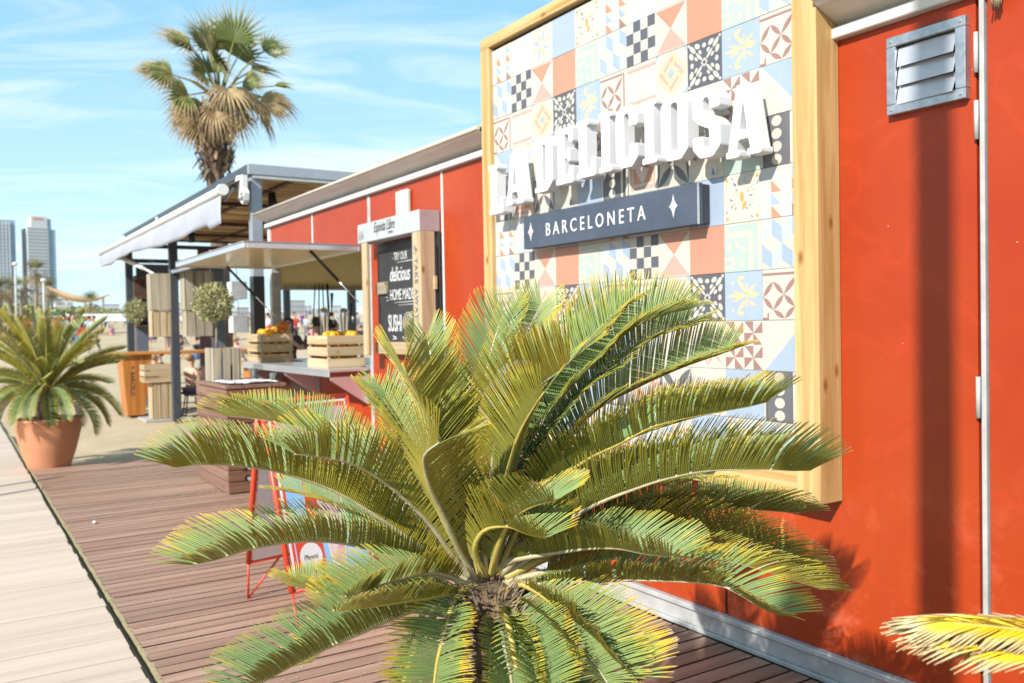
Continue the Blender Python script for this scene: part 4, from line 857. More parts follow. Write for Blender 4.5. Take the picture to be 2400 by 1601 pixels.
# crates hung on the pergola posts, crate stack
def vcrate(name, label, w_, d_, h, loc, rz=0, n=3, solid_top=False, mats=('grey_z', 'grey_z')):
    T = thing(name, label, 'crate', loc, rz)
    for sy in (-1, 1):
        k_ = n
        for k in range(k_):
            ww = w_/k_; g = G(); g.box(-w_/2+k*ww+.004, -w_/2+(k+1)*ww-.004, sy*d_/2-.005, sy*d_/2+.005, 0, h, 0, .002); g.build('slat', M[mats[0]], T)
    for sx_ in (-1, 1):
        if solid_top and sx_ == 1:
            g = G(); g.box(w_/2-.005, w_/2+.006, -d_/2+.006, d_/2-.006, 0, h, 0, .002); g.build('panel_board', M[mats[0]], T)
        else:
            for k in range(3):
                ww = (d_-.02)/3; g = G(); g.box(sx_*w_/2-.005, sx_*w_/2+.005, -d_/2+.01+k*ww+.006, -d_/2+.01+(k+1)*ww-.006, 0, h, 0, .002); g.build('slat', M[mats[0]], T)
    for z in (0.012, h-.012):
        g = G(); g.box(-w_/2+.006, w_/2-.006, -d_/2+.006, d_/2-.006, z-.006, z+.006); g.build('end_board', M[mats[1]], T)
    return T
vcrate('hanging_crate', 'grey wooden crate with a closed board, upper one on the dark pergola post', .30, .33, .56, (-9.93, .06, 1.71), 0, 3, True)
vcrate('hanging_crate', 'slatted crate under the closed grey crate on the dark pergola post', .30, .32, .40, (-9.95, .07, 1.30), 0, 3, False, ('crate_z', 'crate_z'))
vcrate('hanging_crate', 'tall slatted crate right of the dark pergola post, upper of two', .30, .42, .60, (-9.62, .53, 1.70), 0, 3)
vcrate('hanging_crate', 'slatted crate right of the dark pergola post, lower of two', .30, .40, .40, (-9.64, .54, 1.30), 0, 3)
vcrate('standing_crate', 'tall pale crate standing on the ground carrying a flat crate before the pergola', .34, .36, .575, (-10.45, .15, .0), 0, 3, False, ('crate_z', 'crate_z'))
crate('flat_crate', 'pale slatted crate lying on the tall crate beside the dark pergola post', .40, .50, .28, (-10.45, .10, .577), 0, 3, .016, ('crate_x', 'crate_y', 'crate_z'))
# dark shelf boxes with a plant on the far post
SH = thing('dark_wall_shelf', 'dark stained box shelf on the far left pergola post', 'shelf')
for a in ((-13.2, -12.9, .22, .95, 2.34, 2.42), (-13.2, -12.9, .22, .92, 1.98, 2.03), (-13.2, -13.15, .22, .95, 2.03, 2.34), (-13.2, -12.9, .22, .27, 1.50, 1.98), (-13.2, -12.9, .55, .60, 1.50, 1.98), (-13.2, -12.9, .22, .60, 1.46, 1.50), (-13.2, -13.17, .28, .40, 1.52, 1.96)):
    g = G(); g.box(*a, 0, .004); g.build('board', M['dwood'], SH)
o = G().lathe([(.001, 0), (.05, 0), (.065, .11), (.055, .11), (.001, .09)], 14).build('plant_pot', M['black'], loc=(-12.98, .46, 1.5015)); tag(o, 'small dark pot standing in the dark shelf on the far post', 'pot')
# lanterns
def lantern(label, c, s=.085, h=.19):
    t = thing('box_lantern', label, 'lantern', c)
    for sx_ in (-1, 1):
        for k, mk in ((0, 'x'), (1, 'y')):
            g = G(); g.box(*( (sx_*s-.004, sx_*s+.004, -s+.005, s-.005) if k == 0 else (-s, s, sx_*s-.004, sx_*s+.004)), 0, h, 0, .002); g.build('side_panel', M['white' if k else 'rail'], t)
    g = G(); g.box(-s, s, -s+.005, s-.005, h+.0005, h+.008, 0, .002); g.build('lid', M['rail'], t)
    g = G(); g.tube([(0, 0, h+.008), (0, 0, h+.55 if c[2] > 1.7 else h+.20)], .003, 5); g.build('hanging_cord', M['black'], t); return t
lantern('white box lantern hanging under the raised hatch corner, upper of two', (-5.55, .02, 1.735)); lantern('white box lantern hanging below the other, just behind the far fruit crate', (-5.55, .03, 1.36))
# bar table of orange wood
BT = thing('bar_table', 'orange varnished bar table with a printed trestle end by the pergola', 'table')
g = G(); g.box(-11.75, -11.10, -.42, 4.1, 1.00, 1.045, 0, .005); g.build('table_top', M['barx'], BT)
g = G(); g.add([(-11.70, -.33, .995), (-11.70, .14, .995), (-11.70, .0, 0), (-11.70, -.26, 0), (-11.16, -.33, .995), (-11.16, .14, .995), (-11.16, .0, 0), (-11.16, -.26, 0)], [(0, 1, 2, 3), (7, 6, 5, 4), (0, 4, 5, 1), (1, 5, 6, 2), (2, 6, 7, 3), (3, 7, 4, 0)]); lg = g.build('end_panel', M['bar'], BT)
g = G(); g.box(-11.70, -11.16, 3.4, 3.8, 0, .995, 0, .005); g.build('end_panel', M['bar'], BT)
me = text_mesh('BARCELO', .085, spacing=1.1, extrude=.001, offset=.002)
me.materials.clear(); me.materials.append(M['print']); link('lettering', me, lg, loc=(-11.1585, -.20, .72), rot=(math.pi/2, math.pi/2, math.pi/2))
g = G(); n = 10
g.add([(-11.158, -.165+.028*math.cos(2*math.pi*k/n)*(1 if k % 2 else .45), .79+.028*math.sin(2*math.pi*k/n)*(1 if k % 2 else .45)) for k in range(n)], [tuple(range(n))]); g.build('printed_emblem', M['print'], lg, fix=False)
BT2 = thing('low_table', 'orange wooden table with plates further under the pergola', 'table')
g = G(); g.box(-9.3, -8.75, .95, 2.6, .86, .90, 0, .004); g.build('table_top', M['barx'], BT2)
for y in (1.10, 2.3): g = G(); g.box(-9.2, -8.85, y, y+.45, 0, .858, 0, .004); g.build('leg', M['bar'], BT2)
for i, (x, y) in enumerate(((-9.0, 1.25), (-9.05, 1.6))):
    o = G().lathe([(.001, 0), (.06, 0), (.12, .02), (.12, .025), (.001, .01)], 18).build('plate', M['white'], loc=(x, y, .9005)); tag(o, ('white plate nearer the kiosk hatch on the orange table', 'white plate further along the orange table')[i], 'plate')
# sign slab between the pergola panels
o = G().box(-10.9, -10.2, -.15, .55, -.042, -.005, 0, .003).build('paving_slab', mat('pale_slab', (.52, .50, .46), .8, 0, .2, 6), None); o['kind'] = 'structure'

# ---------------------------------------------------------------- pavement sign (A-frame)
AF = thing('pavement_sign', 'red tubular A-frame pavement sign with an ice drink poster on the deck', 'sign')
fl, fr_, bl_, br_ = Vector((.57, -1.43, 0)), Vector((.48, -.965, 0)), Vector((-.17, -1.45, 0)), Vector((-.26, -.985, 0))
tl, tr = Vector((.215, -1.475, 1.045)), Vector((.135, -1.01, 1.05))
def tb(a, b, r=.011, nm='tube'): g = G(); g.tube([a, b], r, 8); return g.build(nm, M['redpaint'], AF)
tb(fl.lerp(tl, .19), tl, .015, 'side_tube'); tb(fr_.lerp(tr, .19), tr, .015, 'side_tube'); tb(bl_.lerp(tl, .19)+Vector((-.03, 0, 0)), tl+Vector((-.03, 0, 0)), .015, 'side_tube'); tb(br_.lerp(tr, .19)+Vector((-.03, 0, 0)), tr+Vector((-.03, 0, 0)), .015, 'side_tube')
for a, b, t_ in ((fl, tl, .19), (fr_, tr, .19)): tb(a, a.lerp(b, t_), .006, 'leg')
for a, b in ((bl_, tl), (br_, tr)): tb(a, a.lerp(b, .19)+Vector((-.03, 0, 0)), .006, 'leg')
for A, Bq, tA, tB in ((fl, fr_, tl, tr), (bl_, br_, tl, tr)):
    dx = Vector((-.03, 0, 0)) if A is bl_ else Vector((0, 0, 0))
    a2 = A.lerp(tA, .19)+dx; b2 = Bq.lerp(tB, .19)+dx; tb(a2, b2, .010, 'cross_tube'); tb(A, A.lerp(Bq, 0)+(a2.lerp(b2, .38)-A), .006, 'brace'); tb(Bq, b2.lerp(a2, .38), .006, 'brace')
tb(tl, tr, .014, 'cross_tube')
def onp(A, Bq, tA, tB, u, v, off): # point on a slanted face, u across, v up
    p = A.lerp(Bq, u).lerp(tA.lerp(tB, u), v); nrm = (Bq-A).cross(tA-A).normalized(); return p + nrm*off
def face(nm, u0, u1, v0, v1, off, m_, th=.0, par=AF, A=fl, Bq=fr_, tA=tl, tB=tr):
    q = [onp(A, Bq, tA, tB, u, v, off) for u, v in ((u0, v0), (u1, v0), (u1, v1), (u0, v1))]; q2 = [onp(A, Bq, tA, tB, u, v, off-(th or .002)) for u, v in ((u0, v0), (u1, v0), (u1, v1), (u0, v1))]
    g = G(); g.add(q+q2, [(0, 1, 2, 3), (7, 6, 5, 4), (0, 4, 5, 1), (1, 5, 6, 2), (2, 6, 7, 3), (3, 7, 4, 0)]); return g.build(nm, M[m_], par)
sgn = 1 if (fr_-fl).cross(tl-fl).x > 0 else -1
pb = face('poster_board', .04, .96, .205, .985, .012*sgn, 'poster_white', .008*sgn)
face('poster_border', .06, .94, .215, .975, .0130*sgn, 'redpaint', .0006*sgn, pb); face('poster_field', .09, .91, .23, .66, .0138*sgn, 'poster_blue', .0006*sgn, pb)
face('poster_field', .09, .91, .66, .955, .0138*sgn, 'poster_pink', .0006*sgn, pb); face('poster_stripe', .09, .42, .66, .72, .0146*sgn, 'poster_cream', .0006*sgn, pb); face('poster_stripe', .42, .91, .645, .675, .0146*sgn, 'poster_green', .0006*sgn, pb)
def blob(nm, pts_, off, m_):
    g = G(); g.add([onp(fl, fr_, tl, tr, u, v, off*sgn) for u, v in pts_], [tuple(range(len(pts_)))]); return g.build(nm, M[m_], pb, fix=False)
def cup(u, v, s, m_):
    blob('cup_shape', [(u-.05*s, v), (u+.05*s, v), (u+.10*s, v+.17*s), (u-.10*s, v+.17*s)], .0152, 'poster_white')
    blob('drink_shape', [(u-.042*s, v+.01), (u+.042*s, v+.01), (u+.075*s, v+.13*s), (u+.04*s, v+.15*s), (u, v+.13*s), (u-.03*s, v+.16*s), (u-.075*s, v+.13*s)], .0156, m_)
    blob('drink_shape', [(u+.10*s*math.cos(a), v+.19*s+.045*s*math.sin(a)) for a in [2*math.pi*k/12 for k in range(12)]], .0160, m_)
cup(.56, .25, 1.5, 'berry'); cup(.79, .36, 1.1, 'poster_green')
blob('poster_label', [(.10, .235), (.40, .235), (.40, .40), (.10, .40)], .0150, 'redpaint'); blob('poster_label', [(.25+.125*math.cos(a), .315+.06*math.sin(a)) for a in [2*math.pi*k/16 for k in range(16)]], .0156, 'poster_white')
blob('poster_badge', [(.33+.055*math.cos(a), .60+.030*math.sin(a)) for a in [2*math.pi*k/14 for k in range(14)]], .0156, 'orange')
blob('poster_badge', [(.22+.10*math.cos(a)*(1 if k % 2 else .8), .87+.05*math.sin(a)*(1 if k % 2 else .8)) for k, a in enumerate([2*math.pi*k/24 for k in range(24)])], .0156, 'poster_cream')
ux = (fr_-fl).normalized(); uz = (tl.lerp(tr, .5)-fl.lerp(fr_, .5)).normalized(); nrm = ux.cross(uz).normalized()*1
def ptext(body, u, v, size, mk, **k):
    me = text_mesh(body, size, extrude=.0004, **k); me.materials.clear(); me.materials.append(M[mk]); o = link('lettering', me, pb); p = onp(fl, fr_, tl, tr, u, v, .0162*sgn)
    up2 = (uz-ux*uz.dot(ux)).normalized(); n3 = ux.cross(up2); o.matrix_world = Matrix(((ux.x, up2.x, n3.x, p.x), (ux.y, up2.y, n3.y, p.y), (ux.z, up2.z, n3.z, p.z), (0, 0, 0, 1)))
ptext('Planeta', .165, .305, .034, 'print', shear=.3, sx=.75); ptext('Bubble', .50, .88, .060, 'print', shear=.2, sx=.8); ptext('ICE', .52, .80, .075, 'poster_white')
face('back_board', .04, .96, .205, .985, .012, 'panel_white', .008, AF, bl_+Vector((-.03, 0, 0)), br_+Vector((-.03, 0, 0)), tl+Vector((-.03, 0, 0)), tr+Vector((-.03, 0, 0)))

# ---------------------------------------------------------------- cycads
def leaf_mat(name, top, tip, rough=.42, tw=.5, yl=0.0, shift=None):
    m = bpy.data.materials.new(name); m.use_nodes = True; t = m.node_tree; p = t.nodes['Principled BSDF']; p.inputs['Roughness'].default_value = rough; p.inputs['Specular IOR Level'].default_value = .45
    at = N(t, 'ShaderNodeAttribute', attribute_name='tip'); ag = N(t, 'ShaderNodeAttribute', attribute_name='age')
    tc = N(t, 'ShaderNodeTexCoord'); nn = N(t, 'ShaderNodeTexNoise', Scale=26.0, Detail=4.0); t.links.new(tc.outputs['Object'], nn.inputs[0])
    a1 = N(t, 'ShaderNodeMath', operation='MULTIPLY_ADD'); a1.inputs[1].default_value = .55; t.links.new(nn.outputs[0], a1.inputs[0]); t.links.new(at.outputs['Fac'], a1.inputs[2])
    a2 = N(t, 'ShaderNodeMath', operation='ADD'); t.links.new(a1.outputs[0], a2.inputs[0]); t.links.new(ag.outputs['Fac'], a2.inputs[1])
    r = N(t, 'ShaderNodeValToRGB'); e = r.color_ramp.elements; e[0].position = .45; e[0].color = (*top, 1); e[1].position = 1.0; e[1].color = (.72, .52, .06, 1)
    x = e.new(.80); x.color = (top[0]*1.25+.02, top[1]*1.15+.02, top[2]*.8, 1); x = e.new(1.0-.02); x.color = (.50, .43, .06, 1)
    mr = N(t, 'ShaderNodeMapRange'); mr.inputs['From Max'].default_value = 1.6; t.links.new(a2.outputs[0], mr.inputs['Value'])
    e[0].position = .30; e[1].position = .55
    e = r.color_ramp.elements
    for el, ps in zip(sorted(e, key=lambda q: q.position), (.60, .76, .82, .87)): el.position = ps
    x = e.new(.93); x.color = (.72, .46, .05, 1); x = e.new(.995); x.color = (.62, .50, .28, 1)
    t.links.new(mr.outputs[0], r.inputs[0]); oi = N(t, 'ShaderNodeObjectInfo'); ms = N(t, 'ShaderNodeMixRGB', blend_type='MULTIPLY'); ms.inputs[2].default_value = (shift[0]/top[0], shift[1]/top[1], shift[2]/top[2]*.6+.4, 1)
    t.links.new(oi.outputs['Random'], ms.inputs[0]); t.links.new(r.outputs[0], ms.inputs[1]); r = ms; t.links.new(r.outputs[0], p.inputs['Base Color'])
    tr_ = N(t, 'ShaderNodeBsdfTranslucent'); t.links.new(r.outputs[0], tr_.inputs[0]); mx_ = N(t, 'ShaderNodeMixShader', Fac=.16)
    mo = t.nodes['Material Output']; t.links.new(p.outputs[0], mx_.inputs[1]); t.links.new(tr_.outputs[0], mx_.inputs[2]); t.links.new(mx_.outputs[0], mo.inputs[0]); return m
M['leaf_top'] = leaf_mat('cycad_leaf_upper', (.27, .345, .115), None, .36, shift=(.21, .31, .125))
M['leaf_under'] = leaf_mat('cycad_leaf_under', (.285, .235, .03), None, .38, shift=(.20, .215, .045))
M['rachis'] = mat('cycad_rachis', (.66, .60, .38), .5, 0, .3, 30, .2, 80, col2=(.48, .42, .26))
M['rachis_y'] = mat('cycad_rachis_yellow', (.66, .54, .14), .5, 0, .25, 30, .2, 80)
def smooth_path(pts_, n):
    P_ = [Vector(p) for p in pts_]; out_ = []
    d = [0]
    for a, b in zip(P_[:-1], P_[1:]): d.append(d[-1]+(b-a).length)
    L = d[-1]
    for k in range(n+1):
        s = L*k/n; i = 0
        while i < len(P_)-2 and d[i+1] < s: i += 1
        p0, p1, p2, p3 = P_[max(i-1, 0)], P_[i], P_[i+1], P_[min(i+2, len(P_)-1)]; t = (s-d[i])/max(1e-6, d[i+1]-d[i]); t = min(1, max(0, t))
        out_.append(.5*((2*p1)+(-p0+p2)*t+(2*p0-5*p1+4*p2-p3)*t*t+(-p0+3*p1-3*p2+p3)*t**3))
    return out_, L
def frond(parent, pts_, crown, wide=1.0, per=95, seed=0, age=0.0, vee=38, lw=.0047, L0=.120, rad=1.0, acute=0, origin=None, bent=0.0, start=.13, gaps=.02, twist=0.0, segs=3, cut=1.0, mats=None, face=0.0):
    rr = random.Random(seed); S = 60; path, L = smooth_path(pts_, S); path = path[:int(S*cut)+1]; S = len(path)-1; L *= cut; crown = Vector(crown)
    org = origin or Vector((0, 0, 0)); tipd = path[-1]-crown; rdl = Vector((tipd.x, tipd.y, 0)); rdl = rdl.normalized() if rdl.length > .02 else Vector((1, 0, 0)); up = Vector((0, 0, 1))
    g = G(); tips = []; ages = []
    per = int(per*L/.8); fage = age+rr.uniform(-.06, .08)
    for k in range(per):
        u = start+(1-start)*(k+.5)/per; f = u*S; i = min(S-1, int(f)); p = path[i].lerp(path[i+1], f-i)
        t = (path[min(S, i+2)]-path[max(0, i-1)]).normalized()
        n = (t.dot(rdl)*up-t.dot(up)*rdl); n = n-n.dot(t)*t
        n = n.normalized() if n.length > .05 else t.orthogonal().normalized()
        if face: n = n+Vector((.84, -.54, .05))*face; n = (n-n.dot(t)*t).normalized()
        sd = t.cross(n).normalized()
        if twist: q = Matrix.Rotation(twist*u, 3, t); n = q @ n; sd = q @ sd
        un = (u-start)/(1-start); prof = min(1, .30+un*2.4)*(1-max(0, (un-.80)/.20)**2*.42)
        for s in (-1, 1):
            if rr.random() < gaps+(.35 if noise.noise(Vector((u*5.5, seed*1.7, s*2.2))) > .42 else 0): continue
            wob = noise.noise(Vector((u*9, s*3.1, seed))); ll = L0*wide*prof*(1+.05*wob)*rr.uniform(.975, 1.02); ang = R(76-acute-18*un-26*max(0, (un-.90)/.10)**2 + 4*wob + rr.uniform(-1.2, 1.2)); v = R(vee*(1-.12*un)+5*wob+rr.uniform(-1.5, 1.5)); ang += R(rr.uniform(-16, 16)) if rr.random() < .03 else 0
            base = p+sd*s*.003*rad; d0_ = (math.cos(ang)*t+math.sin(ang)*(s*math.cos(v)*sd+math.sin(v)*n)).normalized()
            lat = (t-t.dot(d0_)*d0_).normalized(); nn = d0_.cross(lat)*s; nn = nn if nn.dot(n) > 0 else -nn
            cur = rr.uniform(.04, .09)+bent; c2 = .10+.05*wob; b = len(g.v); ta = rr.random()
            for q in range(segs+1):
                w_ = q/segs; c = base+d0_*ll*w_-nn*ll*cur*w_*w_*1.2+t*ll*c2*w_*w_; hw = lw*.5*(1-.25*w_) if q < segs else .0005
                if q == 0: hw *= .7
                g.v += [tuple(c-lat*hw-org), tuple(c+nn*.0009-org), tuple(c+lat*hw-org), tuple(c-nn*.0007-org)]
                dead = (rr.random() < .0)
                tv = w_*.95+ .15*un + (.10 if ta > .85 else 0); tips += [tv]*4; ages += [fage+(.25 if ta > .97 else 0)]*4
            for q in range(segs):
                a = b+4*q
                tf = [(a, a+1, a+5, a+4), (a+1, a+2, a+6, a+5)]; uf = [(a+2, a+3, a+7, a+6), (a+3, a, a+4, a+7)]
                for fc in tf: g.f.append(list(fc)); g.m.append(0); g.sm.append(True)
                for fc in uf: g.f.append(list(fc)); g.m.append(1); g.sm.append(True)
    g.at = {'tip': tips, 'age': ages}
    fo = g.build('frond', mats or [M['leaf_top'], M['leaf_under']], parent, fix=False)
    g = G(); k_ = 26; rads = [max(.0014, .0092*rad*(1-.80*(j/k_)**.8)) for j in range(k_+1)]
    g.tube([path[int(j*S/k_)]-org for j in range(k_+1)], rads, 6, 0)
    # short spines near the base
    for j in range(14):
        u = .03+.10*j/14; f = u*S; i = int(f); p = path[i].lerp(path[i+1], f-i)-org; t = (path[i+1]-path[i]).normalized(); n = t.orthogonal().normalized(); s = t.cross(n)
        for w_ in (-1, 1): g.tube([p, p+(s*w_+t*.8).normalized()*.016], [.0018, .0004], 3)
    g.build('rachis', M['rachis_y'] if age > .12 else M['rachis'], fo); return fo
def pot(name, label, loc, r0=.20, r1=.315, h=.50):
    t = thing(name, label, 'plant', loc)
    g = G(); g.lathe([(.001, 0), (r0, 0), (r0+.003, .01), (r0+(r1-r0)*.55, h*.38), (r1, h*.78), (r1-.01, h*.93), (r1+.006, h*.95), (r1+.010, h), (r1-.022, h), (r1-.03, h*.93), (.001, h*.93)], 48); g.build('pot', M['terra'], t)
    g = G(); rr = random.Random(1); vs = []; g.lathe([(.001, h*.955), (r1*.5, h*.95), (r1-.035, h*.94)], 24); g.build('soil', M['soil'], t); return t
def trunk(par, c, z0, z1, r, seed=0):
    rr = random.Random(seed); g = G(); g.lathe([(r*.8, z0), (r, (z0+z1)/2), (r*.85, z1-.03), (r*.35, z1+.01), (.001, z1+.02)], 16, (c[0], c[1], 0))
    for k in range(520):
        a = rr.uniform(0, 6.283); z = rr.uniform(z0, z1); rd = r*.95; p = Vector((c[0]+rd*math.cos(a), c[1]+rd*math.sin(a), z)); d = Vector((math.cos(a), math.sin(a), rr.uniform(.1, 1.1))).normalized(); s = Vector((-math.sin(a), math.cos(a), 0))
        L = rr.uniform(.015, .05); w_ = rr.uniform(.005, .012); g.add([p-s*w_, p+s*w_, p+d*L], [(0, 1, 2)], 0 if rr.random() < .6 else 1)
    for k in range(520):   # woolly scales and old leaf bases round the growing point
        a = rr.uniform(0, 6.283); rd = r*rr.uniform(.1, .95); p = Vector((c[0]+rd*math.cos(a), c[1]+rd*math.sin(a), z1-.01-.03*(rd/r)**2)); d = Vector((math.cos(a)*.7, math.sin(a)*.7, rr.uniform(.2, 1.2))).normalized(); s = d.orthogonal().normalized()
        L = rr.uniform(.02, .07); w_ = rr.uniform(.002, .005); g.add([p-s*w_, p+s*w_, p+d*L], [(0, 1, 2)], rr.choice((0, 1, 1, 2)))
    g.build('trunk', [mat('cycad_trunk', (.20, .14, .09), .95, 0, .5, 30), mat('cycad_scale', (.50, .40, .27), .95, 0, .4, 30), mat('cycad_wool', (.75, .45, .18), .95, 0, .3, 40)], par)
